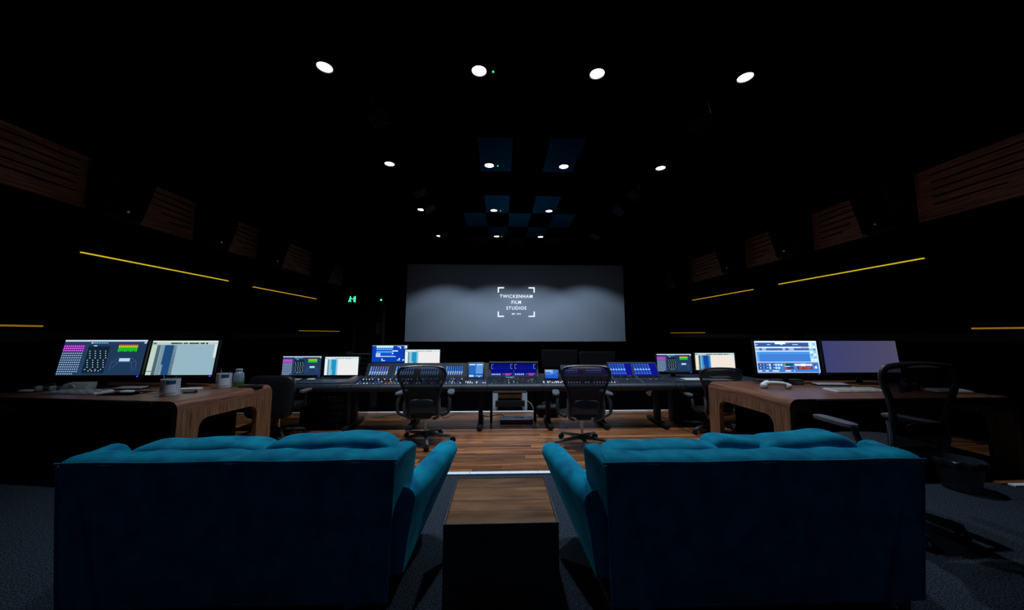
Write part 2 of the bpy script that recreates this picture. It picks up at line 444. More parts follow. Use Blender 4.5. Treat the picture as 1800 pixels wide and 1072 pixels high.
# ------------------------------------------------------------------ ceiling lamps
LX = [(-1.995,-0.26,1.10,2.85),(-1.98,-0.22,1.115,2.88),(-1.945,-0.187,1.16,2.917),(-1.905,-0.148,1.21,2.966)]
LY = [3.67,5.865,8.09,10.31]
rown = ['nearest row','second row','third row','far row']; coln = ['leftmost','second from the left','second from the right','rightmost']
proto = None
for r in range(4):
    for c in range(4):
        if proto is None:
            proto = thing('ceiling_downlight','x','ceiling light')
            MB().lathe([(0.105,0.0),(0.105,-0.008),(0.098,-0.012),(0.084,-0.012),(0.080,0.0),(0.079,0.028)],28,(0,0,0),False).build('rim','black_paint',proto)
            MB().lathe([(0.079,0.0),(0.079,-0.006),(0.06,-0.012),(0.02,-0.015)],28,(0,0,0.004)).build('lens','lamp_glow',proto)
            ld = bpy.data.lights.new('lamp_light','SPOT'); ld.energy = LAMP_POWER[0]; ld.color = LAMP_COLOR
            ld.spot_size = math.radians(94); ld.spot_blend = 1.0; ld.shadow_soft_size = 0.06
            lo = bpy.data.objects.new('lamp_light', ld); C.objects.link(lo); lo.parent = proto; lo.location = (0,0,-0.03)
            o = proto
        else: o = copy_tree(proto)
        o.location = (LX[r][c], LY[r], ZC)
        if c == 0 and r: rowlight = ld.copy(); rowlight.energy = LAMP_POWER[r]
        if c == 0 and r == 3: rowlight.spot_size = math.radians(112); rowlight.spot_blend = 0.4
        if r:
            for k in o.children:
                if k.type == 'LIGHT': k.data = rowlight
        tag(o, 'round white ceiling downlight, %s of the %s' % (coln[c], rown[r]), 'ceiling light', 'ceiling downlights')
for r, x in enumerate((-0.10,-0.069,-0.022,0.009)):
    o = thing('indicator_light','tiny green indicator lamp beside the inner left downlight of the '+rown[r],'indicator light',(x,LY[r],ZC),0,'green ceiling indicators')
    MB().lathe([(0.022,0),(0.022,-0.006),(0.014,-0.009)],14).build('housing','black_paint',o)
    MB().lathe([(0.011,-0.009),(0.010,-0.015),(0.004,-0.019)],12).build('lens','green_led',o)
# ceiling loudspeakers
def ceiling_speaker(x, y, side, label):
    o = thing('ceiling_loudspeaker', label, 'loudspeaker', (x,y,ZC), 0, 'ceiling loudspeakers')
    rot = Matrix.Rotation(-side*math.radians(30),3,'Y')
    MB().obox(Vector((0,0,-0.22)),0.26,0.32,0.18,rot).build('cabinet','black_fabric',o,0.01)
    n = rot @ Vector((0,0,-1))
    for k in range(7):
        c = Vector((0,0,-0.22)) + n*0.096 + rot @ Vector((0,-0.135+0.045*k,0))
        MB().obox(c,0.24,0.012,0.010,rot).build('grille_bar','black_plastic',o)
    for yy in (-0.168,0.168):
        MB().tube([(0.03*side,yy,-0.001),(0.03*side,yy,-0.10),(0,yy,-0.24)],0.005,6).build('bracket','dark_grey',o)
for side, x, nm in ((-1,-1.60,'left'),(1,2.62,'right')):
    for i, y in enumerate((4.15,6.4,7.25,9.2,11.6)):
        ceiling_speaker(x,y,-side,'small black ceiling loudspeaker in the %s row, %s' % (nm,('nearest the camera','second from the camera','third from the camera','fourth from the camera','closest to the cinema screen')[i]))

# ------------------------------------------------------------------ cinema screen and what hangs round it
sc = thing('cinema_screen','wide grey cinema screen with projected white studio logo','cinema screen',(0.525,12.0,1.09))
SW, SH = 7.74, 2.72
MB().add([(-SW/2,0,0),(SW/2,0,0),(SW/2-0.02,0,SH),(-SW/2+0.04,0,SH),(-SW/2,0.02,0),(SW/2,0.02,0),(SW/2-0.02,0.02,SH),(-SW/2+0.04,0.02,SH)],
         [(0,1,2,3),(4,5,6,7),(0,1,5,4),(1,2,6,5),(2,3,7,6),(3,0,4,7)]).build('screen_surface','screen_cloth',sc)
for a in ((-SW/2-0.25,SW/2+0.25,-0.22,-0.002),(-SW/2-0.25,SW/2+0.25,SH+0.002,SH+0.2),(-SW/2-0.25,-SW/2-0.002,-0.002,SH+0.002),(SW/2+0.002,SW/2+0.25,-0.002,SH+0.002)):
    MB().box(a[0],a[1],-0.02,0.06,a[2],a[3]).build('masking','black_fabric',sc)
cx = 0.005; yl = -0.004
lettering('logo_lettering','TWICKENHAM',0.165,'projected_white',sc,(cx,yl,2.672-1.09),bold=0.010,spacing=1.20,sx=0.93)
lettering('logo_lettering','FILM',0.165,'projected_white',sc,(cx,yl,2.462-1.09),bold=0.010,spacing=1.20,sx=0.93)
lettering('logo_lettering','STUDIOS',0.165,'projected_white',sc,(cx,yl,2.255-1.09),bold=0.010,spacing=1.20,sx=0.93)
lettering('logo_lettering','EST. 1913',0.075,'projected_white',sc,(cx,yl,2.05-1.09),bold=0.02,spacing=1.05)
for sx in (-1,1):
    for sz in (-1,1):
        X0 = cx + sx*0.655; Z0 = 2.475-1.09 + sz*0.527
        mb = MB()
        mb.box(min(X0,X0-sx*0.22),max(X0,X0-sx*0.22),yl-0.001,yl,min(Z0,Z0-sz*0.042),max(Z0,Z0-sz*0.042))
        mb.box(min(X0,X0-sx*0.042),max(X0,X0-sx*0.042),yl-0.001,yl,min(Z0-sz*0.042,Z0-sz*0.19),max(Z0-sz*0.042,Z0-sz*0.19))
        mb.build('logo_corner','projected_white',sc)
# door and exit lights in the far left corner
dr = struct(MB().box(-5.05,-4.16,YF-0.045,YF,0.0,2.28).build('door_1','black_paint'))
MB().box(-4.15,-4.07,YF-0.05,YF,0,2.36).build('door_frame','dark_grey',dr); MB().box(-5.14,-5.06,YF-0.05,YF,0,2.36).build('door_frame','dark_grey',dr)
MB().box(-5.055,-4.155,YF-0.05,YF,2.285,2.36).build('door_frame','dark_grey',dr)
MB().box(-4.36,-4.22,YF-0.052,YF-0.046,1.35,1.75).build('door_window','dark_grey',dr)
ex = thing('exit_sign','small lit green emergency exit sign in the far left corner','exit sign',(-5.2,YF-0.05,2.42))
MB().box(-0.17,0.17,-0.03,0.05,0,0.30).build('housing','black_paint',ex,0.01)
# running figure and doorway in green light
mb = MB(); yy = -0.034
def flat(mb, pts): mb.add([(a,yy,b) for a, b in pts]+[(a,yy-0.002,b) for a, b in pts], [tuple(range(len(pts))),tuple(range(2*len(pts)-1,len(pts)-1,-1))])
flat(mb,[(-0.075,0.21),(-0.045,0.21),(-0.045,0.245),(-0.075,0.245)]); flat(mb,[(-0.10,0.12),(-0.05,0.10),(-0.03,0.19),(-0.085,0.20)])
flat(mb,[(-0.10,0.12),(-0.075,0.11),(-0.10,0.04),(-0.13,0.05)]); flat(mb,[(-0.075,0.11),(-0.05,0.10),(-0.02,0.05),(-0.05,0.04)]); flat(mb,[(-0.03,0.18),(-0.035,0.16),(0.02,0.13),(0.03,0.15)])
mb.build('running_figure','green_led',ex)
mb = MB(); flat(mb,[(0.05,0.05),(0.12,0.03),(0.12,0.25),(0.05,0.22)]); mb.build('doorway_symbol','green_led',ex)
o = thing('door_indicator','small green light above the dark door left of the cinema screen','indicator light',(-4.23,YF,2.54))
MB().box(-0.13,0.10,-0.05,-0.001,-0.05,0.05).build('housing','black_paint',o,0.008)
MB().lathe([(0.032,0),(0.032,0.012),(0.016,0.02)],14,(0.02,0,0)).build('lens','green_led',o)
l9 = [c for c in o.children if c.name.startswith('lens')][0]; l9.rotation_euler = (PI/2,0,0); l9.location = (0,-0.05,0)

# ------------------------------------------------------------------ sofas
def piping(mb_pts, parent, r=0.006): MB().tube(mb_pts, r, 6).build('piping','velvet',parent)
def sofa(loc, rz, label, cushions, mirror=False):
    o = thing('velvet_sofa', label, 'sofa', loc, rz, 'teal velvet sofas seen from behind')
    W = 0.745
    # shell back: profile in y z, slight rounding over the top
    prof = [(0.03,0.13),(0.0,0.70),(0.0,0.755),(0.012,0.772),(0.05,0.783),(0.11,0.784),(0.155,0.775),(0.185,0.745),(0.215,0.60),(0.25,0.13)]
    n = 26; rings = []; rn = random.Random(len(label))
    for i in range(n+1):
        x = -W + 2*W*i/n
        dz = 0.004*math.sin(i*1.3)+rn.uniform(-0.002,0.002)
        rings.append([(x*(1-0.025*(1-z/0.78)-(0.5*max(0,y-0.03) if z < 0.74 else 0.12*max(0,y-0.03))), y+rn.uniform(-0.0015,0.0015), z + (dz if z > 0.74 else 0)) for y, z in prof])
    mb = MB().rings(rings); mb.smooth = True; mb.build('back','velvet',o)
    piping(smoothpath([(-W-0.01,-0.004,0.768)]+[(-W+2*W*i/8,-0.003,0.768+0.002*math.sin(i*2)) for i in range(9)]+[(W+0.01,-0.004,0.768)],3), o)
    for s in (-1,1):
        piping([(s*(W+0.002),-0.002,0.76),(s*(W-0.008),0.008,0.5),(s*(W-0.022),0.027,0.14)], o, 0.005)
        # wing: side panel of the back leaning outwards towards the front
        wp = [(0.0,0.12),(-0.002,0.766),(0.10,0.786),(0.225,0.790),(0.262,0.772),(0.32,0.66),(0.40,0.52),(0.44,0.12)]
        rings = []
        for xo, k in ((0.0,0.0),(0.018,0.0),(0.052,0.006),(0.078,0.02)):
            ring = []
            for y, z in wp:
                cyy, czz = 0.2, 0.4
                ring.append((s*(W-0.068+xo - 0.17*(1-z/0.78) + 0.17*max(0,y-0.02)*z/0.8), y+(cyy-y)*k*2, z+(czz-z)*k*2))
            rings.append(ring)
        mb = MB().rings(rings); mb.build('wing','velvet',o,0.014,3)
        # flared arm with rounded top
        rings = []
        for k in range(9):
            q = k/8; y = 0.24 + 0.60*q
            zt = 0.55 + 0.085*q - (0.03 if k == 8 else 0) ; outt = 0.79 + 0.165*q**0.85; outb = 0.735 + 0.02*q; th = 0.15 - 0.01*q
            if k == 8: outt -= 0.02; th -= 0.04
            ring = [(outb,0.12),(outb+(outt-outb)*0.5,0.33),(outt,zt-0.07)]
            for j in range(7):
                a = PI*j/6
                ring.append((outt-th/2+math.cos(a)*th/2, zt-0.055+0.055*math.sin(a)))
            ring += [(outt-th,zt-0.10),(outb-th,0.34),(outb-th,0.12)]
            rings.append([(s*a, y, z) for a, z in ring])
        mb = MB().rings(rings); mb.smooth = True; mb.build('arm','velvet',o)
        for y in (0.06,0.78):
            MB().lathe([(0.026,0.13),(0.018,0.0)],12,(s*0.66,y,0)).build('leg','black_paint',o)
    MB().box(-0.68,0.68,0.20,0.82,0.11,0.30).build('seat_base','velvet',o,0.02,3)
    for s in (-1,1):
        MB().pillow((s*0.345,0.52,0.37),0.335,0.30,0.085,0.35,0.28,wob=0.01,seed=3+s).build('seat_cushion','velvet',o)
    for i, (x,y,z,a,b2,h,rx,ry) in enumerate(cushions):
        rot = Matrix.Rotation(ry,3,'Y') @ Matrix.Rotation(rx,3,'X')
        MB().pillow((x,y,z),a,b2,h,0.42,0.34,nu=40,nv=22,rot=rot,wob=0.035,seed=11+i).build('back_cushion','velvet',o)
    return o
sofa((-1.24,1.65,0),0.0,'teal velvet sofa on the left of the low wooden table',
     [(-0.33,0.285,0.585,0.36,0.10,0.205,0.05,0.0),(0.33,0.285,0.60,0.36,0.10,0.21,0.05,-0.045)])
sofa((1.222,1.585,0),0.005,'teal velvet sofa on the right of the low wooden table',
     [(-0.37,0.28,0.59,0.33,0.09,0.19,0.05,0.02),(0.10,0.33,0.585,0.22,0.09,0.20,0.0,0.10),(0.42,0.29,0.605,0.27,0.10,0.205,0.05,-0.07)])

# ------------------------------------------------------------------ low table between the sofas
tb = thing('side_table','low black cube table with dark wooden plank top between the two sofas','table',(0.002,1.972,0),0.005)
MB().box(-0.268,0.268,-0.258,0.258,0.0,0.425).build('body','black_paint',tb,0.003)
for a in ((-0.275,0.275,-0.265,-0.258),(-0.275,0.275,0.258,0.265),(-0.275,-0.268,-0.258,0.258),(0.268,0.275,-0.258,0.258)):
    MB().box(a[0],a[1],a[2],a[3],0.0,0.452).build('steel_edge','dark_grey',tb,0.001)
for y0, y1 in ((-0.256,-0.142),(-0.140,-0.028),(-0.026,0.124),(0.128,0.256)):
    MB().box(-0.266,0.266,y0,y1,0.425,0.449+0.001*random.random()).build('plank','table_wood',tb,0.0015)

# ------------------------------------------------------------------ office chairs
def office_chair(loc, rz, label, seat=0.42, mesh='mesh_dark', star=0.0, frame='chair_frame', tube_r=0.016, arm=0.0):
    o = thing('office_chair', label, 'chair', loc, rz, 'mesh office chairs')
    # seen from behind: chair faces +y
    P = [(-0.165,-0.02),(-0.19,0.10),(-0.20,0.22),(-0.235,0.34),(-0.275,0.44),(-0.265,0.515),(-0.20,0.545),(0,0.555)]
    left = [Vector((x, -0.21 - 0.10*max(0,z) - 0.03*math.sin(max(z,0)*5), seat+0.02+z)) for x, z in P]
    path = left + [Vector((-p.x,p.y,p.z)) for p in reversed(left[:-1])]
    sp = smoothpath(path,4)
    loop = sp + [Vector((0.08,-0.20,seat-0.01)),Vector((-0.08,-0.20,seat-0.01))]
    MB().tube(loop, tube_r, 8, True).build('back_frame',frame,o)
    mb = MB(); half = smoothpath(left,4); n = 10; rings = []
    for p in half[1:]:
        rings.append([(p.x + (-2*p.x)*k/n, p.y - 0.045*math.sin(PI*k/n)*(abs(p.x)/0.25), p.z + (0.0 if p.x else 0)) for k in range(n+1)])
    mb.smooth = True; mb.rings(rings, False, False); mb.build('back_mesh',mesh,o)
    MB().pillow((0,-0.285,seat+0.14),0.15,0.016,0.055,0.6,0.6,16,8).build('lumbar_pad','black_plastic',o)
    # lower uprights
    for s in (-1,1):
        MB().tube(smoothpath([(s*0.20,-0.235,seat+0.20),(s*0.205,-0.25,seat+0.08),(s*0.19,-0.22,seat-0.02),(s*0.12,-0.12,seat-0.07)],4),0.017,8).build('back_upright','chair_grey',o)
        MB().tube(smoothpath([(s*0.215,-0.17,seat-0.02),(s*0.30,-0.16,seat+0.02),(s*0.315,-0.14,seat+0.12+arm),(s*0.305,-0.10,seat+0.20+arm)],4),[0.02]*12+[0.022],8).build('arm_post','chair_frame',o)
        ar = MB().pillow((s*0.31,0.03,seat+0.225+arm),0.045,0.17,0.02,0.5,0.6,20,8,Matrix.Rotation(s*0.10,3,'Z')).build('armrest','chair_grey',o)
    # seat
    mb = MB(); rings = []
    for k in range(11):
        q = k/10; y = -0.22+0.46*q; hw = 0.20+0.06*math.sin(PI*min(1,q*0.8+0.1)); dz = -0.03*max(0,q-0.75)/0.25
        rings.append([(hw*math.cos(a), y, seat+dz+0.022*math.sin(a)) for a in [2*PI*j/16 for j in range(16)]])
    mb.rings(rings); mb.smooth = True; mb.build('seat','black_plastic',o)
    MB().box(-0.09,0.09,-0.14,0.10,seat-0.075,seat-0.028).build('tilt_mechanism','chair_frame',o,0.02,2)
    MB().lathe([(0.016,0.10),(0.016,0.22),(0.024,0.221),(0.024,max(0.23,seat-0.07))],14).build('gas_column','aluminium',o)
    MB().lathe([(0.034,0.075),(0.040,0.09),(0.034,0.125),(0.024,0.135)],16).build('hub','chair_frame',o)
    for k in range(5):
        a = star + 2*PI*k/5; d = Vector((math.cos(a),math.sin(a),0)); t2 = Vector((-d.y,d.x,0))
        rings = []
        for q, wd, zt, zb in ((0.03,0.024,0.128,0.085),(0.12,0.021,0.118,0.082),(0.26,0.019,0.098,0.070),(0.365,0.016,0.084,0.064)):
            c = d*q
            rings.append([c+t2*wd+Vector((0,0,zb)),c+t2*wd*0.8+Vector((0,0,zt)),c-t2*wd*0.8+Vector((0,0,zt)),c-t2*wd+Vector((0,0,zb))])
        MB().rings(rings).build('base_leg','chair_grey',o,0.004)
        c = d*0.352; b3 = random.uniform(0,2*PI); u = Vector((math.cos(b3),math.sin(b3),0)); ax = Vector((-u.y,u.x,0))
        mb = MB()
        for s in (-1,1):
            c0 = c + u*0.012 + Vector((0,0,0.03)) + ax*s*0.008; c1 = c0 + ax*s*0.016
            ring = lambda cc, r: [cc + r*(math.cos(2*PI*j/12)*u + math.sin(2*PI*j/12)*Vector((0,0,1))) for j in range(12)]
            mb.rings([ring(c0,0.026),ring(c0,0.03),ring(c1,0.03),ring(c1+ax*s*0.003,0.022)])
        mb.tube([c+Vector((0,0,0.035)),c+Vector((0,0,0.07))],0.008,6)
        mb.build('caster','rubber',o)
    return o
office_chair((-0.945,4.42,0.006),0.02,'black mesh office chair in front of the left mixing console',0.385,'mesh_dark',math.radians(-75))
office_chair((0.985,4.23,0.006),-0.03,'office chair with dark maroon mesh back in front of the right mixing console',0.40,'mesh_maroon',math.radians(-91))
office_chair((2.80,2.52,0),0.05,'black mesh office chair standing on carpet at the right wooden desk',0.57,'mesh_dark',math.radians(-40),tube_r=0.02,arm=-0.09)
office_chair((2.93,4.81,0.006),0.0,'black office chair half hidden behind the right wooden desk',0.31,'mesh_dark',math.radians(209),arm=-0.03)
# upholstered chair behind the left desk
ch = thing('upholstered_chair','black upholstered chair with rounded back behind the left wooden desk','chair',(-2.92,4.70,0.006),0.0)
MB().pillow((0,-0.20,0.55),0.29,0.06,0.265,0.35,0.4,32,16,Matrix.Rotation(-0.1,3,'X')).build('backrest','black_plastic',ch)
MB().pillow((0,0.05,0.40),0.26,0.25,0.05,0.4,0.4).build('seat','black_plastic',ch)
for s in (-1,1):
    MB().pillow((s*0.34,-0.02,0.60),0.035,0.12,0.022,0.5,0.5,16,8).build('armrest','chair_grey',ch)
    MB().tube([(s*0.34,-0.02,0.58),(s*0.34,-0.02,0.42),(s*0.22,-0.02,0.37)],0.016).build('arm_post','chair_frame',ch)
MB().lathe([(0.022,0.08),(0.022,0.37)],12).build('gas_column','chrome',ch)
for k in range(5):
    a = 2*PI*k/5+0.4; d = Vector((math.cos(a),math.sin(a),0))
    MB().tube([d*0.02+Vector((0,0,0.11)),d*0.30+Vector((0,0,0.075))],[0.024,0.015],8).build('base_leg','chair_grey',ch)
    MB().pillow((d.x*0.30,d.y*0.30,0.031),0.022,0.028,0.03,0.8,0.8,12,8).build('caster','rubber',ch)

# ------------------------------------------------------------------ pictures shown on the displays
def pic_objects(bright=1.0):
    R = [(0,0,1,1,(32,56,88)),(0,0.0,0.30,0.86,(36,62,94)),(0.0,0.955,1,1,(200,225,245)),(0,0.88,1,0.953,(38,58,100)),(0.30,0.06,0.56,0.82,(16,34,52))]
    for k in range(7): R.append((0.32+0.03*k,0.90,0.342+0.03*k,0.93,(80,190,230) if k else (220,240,255)))
    R.append((0.965,0.895,0.995,0.945,(180,205,215)))
    R.append((0.0,0.66,0.255,0.86,(120,10,150)))
    for i in range(10):
        for j in range(3): R.append((0.006+0.025*i,0.685+0.062*j,0.02+0.025*i,0.71+0.062*j,(245,150,255)))
        for j in range(10):
            if j == 0 and i > 7: continue
            R.append((0.006+0.025*i,0.03+0.064*j,0.019+0.025*i,0.055+0.064*j,(190,215,255)))
    rr = random.Random(5)
    for j in range(9):
        for u in (0.335,0.40,0.46,0.525):
            uu = u + 0.012*((j*3) % 4 - 1.5)*0.6
            R.append((uu,0.15+0.065*j,uu+0.012,0.17+0.065*j,(205,225,225)))
    for u in (0.37,0.41,0.45,0.49): R.append((u,0.11,u+0.012,0.13,(205,225,225)))
    R.append((0.36,0.82,0.40,0.845,(210,225,240)))
    for i in range(10):
        u = 0.665+0.0235*i; g = 0.66+0.01*((i*7) % 3)
        R.append((u,g,u+0.019,0.79,(25,205,20))); R.append((u,0.79,u+0.019,0.83,(215,215,20))); R.append((u,0.83,u+0.019,0.865,(215,95,20)))
    R.append((0.71,0.385,0.84,0.475,(180,215,250)))
    L = (70,100,150)
    R += [(0.62,0.36,0.93,0.366,L),(0.62,0.12,0.624,0.36,L),(0.926,0.12,0.93,0.36,L)]
    polys = [([(0.62,0.36),(0.625,0.36),(0.705,0.49),(0.70,0.49)],L),([(0.925,0.36),(0.93,0.36),(0.855,0.49),(0.85,0.49)],L),
             ([(0.645,0.20),(0.65,0.20),(0.71,0.37),(0.705,0.37)],L),([(0.895,0.13),(0.90,0.13),(0.865,0.37),(0.86,0.37)],L)]
    return R, polys
def pic_tracks(main, side, blue, top=(215,228,225), green=True):
    R = [(0,0,1,1,main),(0,0.955,1,1,top),(0,0.885,1,0.955,tuple(int(c*0.88) for c in top))]
    if green:
        for u0,u1 in ((0.01,0.06),(0.28,0.45),(0.47,0.54),(0.56,0.71),(0.73,0.80)): R.append((u0,0.90,u1,0.945,(40,110,30)))
        for u0,u1 in ((0.29,0.38),(0.57,0.62),(0.64,0.69),(0.74,0.79)): R.append((u0,0.912,u1,0.932,(15,40,15)))
        R.append((0.82,0.895,0.845,0.95,(10,30,50)))
    else:
        for u0,u1 in ((0.03,0.06),(0.30,0.48),(0.50,0.56),(0.60,0.71)): R.append((u0,0.90,u1,0.93,(120,130,140)))
        R.append((0.73,0.895,0.755,0.94,(40,45,50)))
    R += [(0,0,0.08,0.87,side),(0.082,0,0.135,0.87,tuple(int(c*0.7) for c in blue[0])),(0.145,0,0.20,0.87,blue[0]),(0.20,0,0.335,0.87,blue[1]),(0.335,0,0.385,0.87,blue[0])]
    for k in range(26):
        v = 0.01+0.033*k
        R.append((0.337,v,0.383,v+0.016,blue[2])); R.append((0.085,v,0.132,v+0.006,blue[2]))
        if k < 9: R.append((0.20,v,0.225,v+0.018,(200,215,225)))
        R.append((0.225,v+0.018,0.33,v+0.022,tuple(min(255,int(c*1.25)) for c in blue[1])))
    R.append((0.0,0.10,0.08,0.115,blue[2])); R.append((0.96,0.5,1.0,0.90,top))
    return R
def pic_transport():
    B = (62,124,205); R = [(0,0,1,1,B),(0,0.95,1,1,(225,240,255)),(0,0.82,0.87,0.95,(45,85,160)),(0.33,0.90,0.50,0.95,(235,245,255)),(0.51,0.915,0.545,0.955,(230,80,120)),
         (0,0.775,0.87,0.815,(225,240,255)),(0.74,0.785,0.86,0.807,(225,120,130)),(0,0.70,0.87,0.772,(58,98,165)),(0,0.665,0.87,0.695,(225,240,255)),(0,0.585,0.87,0.66,(72,145,225)),
         (0,0.335,0.05,0.66,(90,160,225)),(0,0.325,1,0.34,(235,245,255)),(0,0,1,0.012,(225,240,255)),(0.985,0,1,1,(200,225,255)),(0,0,0.012,1,(190,220,250)),(0.87,0.34,0.985,0.95,(165,215,240))]
    for k,(u,w2) in enumerate(((0.01,0.04),(0.20,0.05),(0.41,0.04),(0.61,0.09))): R.append((u,0.875,u+w2,0.895,(205,225,255)))
    for u in (0.02,0.11,0.13,0.44,0.54,0.58):
        for v in (0.712,0.745): R.append((u,v,u+0.045,v+0.018,(195,220,250)))
    for i in range(7):
        for j in range(2): R.append((0.882+0.052*j,0.36+0.083*i,0.922+0.052*j,0.425+0.083*i,((225,245,255),(60,110,130),(120,190,230),(245,250,255))[(i*2+j*3+i//2) % 4]))
    for u in (0.02,0.13,0.42,0.60,0.90): R.append((u,0.295,u+0.06,0.312,(190,70,95)))
    for u in (0.02,0.125,0.23):
        for v in (0.12,0.215): R.append((u,v,u+0.07,v+0.07,(22,40,95))); R.append((u+0.02,v+0.022,u+0.05,v+0.048,(225,235,255)))
    for u,v in ((0.185,0.215),(0.285,0.215),(0.33,0.215),(0.375,0.215),(0.185,0.12),(0.285,0.12),(0.33,0.12)): R.append((u,v,u+0.032,v+0.062,(200,225,250)))
    R += [(0.43,0.215,0.58,0.285,(20,75,80)),(0.43,0.22,0.455,0.28,(40,210,160)),(0.43,0.115,0.58,0.18,(70,45,80)),(0.435,0.12,0.47,0.175,(215,60,110)),(0.43,0.187,0.52,0.203,(235,240,255)),
          (0.60,0.215,0.88,0.275,(215,228,245)),(0.70,0.20,0.77,0.285,(245,250,255)),(0.64,0.105,0.88,0.195,(95,12,18)),(0.92,0.13,0.955,0.20,(225,240,255)),(0.91,0.235,0.935,0.265,(20,35,70))]
    for u0,u1 in ((0.02,0.07),(0.125,0.175),(0.235,0.34),(0.44,0.53),(0.58,0.595)): R.append((u0,0.04,u1,0.072,(225,238,255)))
    return R
def pic_plugin():
    R = [(0,0,1,1,(8,58,168)),(0,0.975,1,1,(140,190,235)),(0.12,0.86,0.60,0.99,(190,225,250)),(0.12,0.70,0.60,0.86,(25,95,190)),(0.12,0.57,0.60,0.66,(80,160,225)),(0.12,0.33,0.60,0.55,(20,75,205)),
         (0.11,0.33,0.24,0.55,(170,190,225)),(0.11,0.32,0.68,0.36,(205,230,250)),(0.58,0.64,0.74,0.70,(225,240,255)),(0.57,0.49,0.61,0.55,(225,240,255))]
    for k in range(8): R.append((0.13+0.058*k,0.75,0.165+0.058*k,0.80,(140,215,250)))
    Wt = (225,240,255)
    R += [(0.72,0.90,0.82,0.935,Wt),(0.795,0.80,0.82,0.935,Wt),(0.28,0.08,0.38,0.115,Wt),(0.28,0.08,0.305,0.22,Wt),(0.72,0.11,0.80,0.145,Wt),(0.775,0.11,0.80,0.25,Wt),(0.88,0.09,0.96,0.17,Wt),(0.96,0.82,0.995,0.99,Wt)]
    for k in range(4): R.append((0.95-0.03,0.62+0.10*k,0.95,0.69+0.10*k,Wt))
    return R
def pic_meters(n=8, warm=True, dark=False):
    R = [(0,0,1,1,(14,36,100) if not dark else (14,20,70))]
    for k in range(n):
        u = k/n
        R.append((u+0.02,0.42,u+0.75/n,0.97,((95,80,150) if warm else (30,85,190)) if k else (60,140,220)))
        R.append((u+0.5/n,0.40,u+0.68/n,0.99,(120,180,240)))
        R.append((u+0.02,0.30,u+0.9/n,0.38,(175,220,255))); R.append((u+0.03,0.16,u+0.75/n,0.25,(205,230,255))); R.append((u+0.1/n,0.02,u+0.6/n,0.11,(150,195,245)))
    return R
def pic_blue(n=6):
    R = [(0,0,1,1,(14,20,140))]
    for k in range(n):
        u = 0.02+0.72*k/n
        R.append((u,0.60,u+0.42/n,0.95,(70,130,220))); R.append((u+0.06/n,0.62,u+0.34/n,0.92,(24,60,150)))
        R.append((u,0.40,u+0.5/n,0.55,(130,190,250))); R.append((u,0.08,u+0.55/n,0.20,(60,100,230))); R.append((u,0.23,u+0.55/n,0.33,(50,90,215)))
    return R
def pic_master():
    R = [(0,0,1,1,(8,14,120)),(0,0,1,0.22,(14,26,140))]
    W2 = (120,150,245)
    R += [(0.02,0.60,0.035,0.95,W2),(0.02,0.93,0.12,0.96,W2),(0.02,0.58,0.10,0.61,W2),(0.88,0.60,0.895,0.95,W2),(0.88,0.93,0.97,0.96,W2),(0.88,0.58,0.97,0.61,W2)]
    for k in range(6):
        R.append((0.15+0.12*k,0.60,0.153+0.12*k,0.82,(30,50,190))); R.append((0.15+0.12*k,0.60,0.22+0.12*k,0.62,(30,50,190))); R.append((0.15+0.12*k,0.22,0.153+0.12*k,0.45,(30,45,170)))
    for k in range(5): R.append((0.04+0.085*k,0.05,0.085+0.085*k,0.17,(190,215,255)))
    R += [(0.61,0.11,0.93,0.19,(225,50,140)),(0.64,0.03,0.85,0.075,(190,110,200)),(0.52,0.10,0.58,0.14,(120,160,250))]
    return R
def pic_tablet():
    return [(0,0,1,1,(40,105,190)),(0.5,0.25,1,0.82,(95,155,225)),(0.02,0.84,0.46,0.93,(205,228,250)),(0.54,0.84,0.98,0.93,(205,228,250)),(0,0.20,1,0.24,(20,70,150)),(0.05,0.04,0.35,0.17,(190,215,245)),(0.5,0.08,0.95,0.13,(150,190,240)),(0.7,0.02,0.78,0.08,(220,235,255))]

# ------------------------------------------------------------------ monitors
def monitor(loc, rz, w, h, lift, tilt, label, rects, polys=(), gain=1.0, led=True, blank=False, off=False, base=True):
    """loc is where the stand meets the desk; lift is the height of the lower edge of the picture"""
    o = thing('computer_monitor', label, 'monitor', loc, rz, 'computer monitors')
    hd = MB().box(-w/2-0.016,w/2+0.016,0.001,0.030,-0.028,h+0.014).build('casing','black_plastic',o,0.004)
    hd.location = (0,-0.02,lift); hd.rotation_euler = (-tilt,0,0)
    MB().box(-w*0.3,w*0.3,0.030,0.062,h*0.18,h*0.72).build('rear_housing','black_plastic',hd,0.01)
    if off: MB().box(-w/2,w/2,-0.001,0.001,0,h).build('dark_display','black_plastic',hd)
    elif blank: MB().box(-w/2,w/2,-0.001,0.001,0,h).build('grey_display','blank_display',hd)
    else:
        p = picture('lit_display',w,h,rects,hd,gain,polys); p.location = (0,-0.0005,0)
    if led:
        pl = MB().lathe([(0.007,0),(0.007,0.003),(0.004,0.004)],10).build('power_light','blue_led',hd)
        pl.location = (w/2-0.02,0.0005,-0.014); pl.rotation_euler = (PI/2,0,0)
    if base:
        MB().box(-0.035,0.035,0.035,0.055,0.008,lift+h*0.4).build('stand_neck','black_plastic',o,0.004)
        MB().prism(rrect(0.26,0.18,0.03,4),0.0,0.010,'z').build('stand_base','black_plastic',o)
    return o
DZ = 0.74
ro, po = pic_objects()
TR1 = pic_tracks((148,182,196),(190,212,200),((120,150,165),(28,72,118),(40,60,80)))
TR2 = pic_tracks((232,232,232),(225,240,248),((120,190,215),(30,140,185),(150,205,225)),(225,245,250),False)
TR3 = pic_tracks((236,226,214),(235,228,205),((70,150,200),(12,70,150),(20,90,160)),(205,228,235))
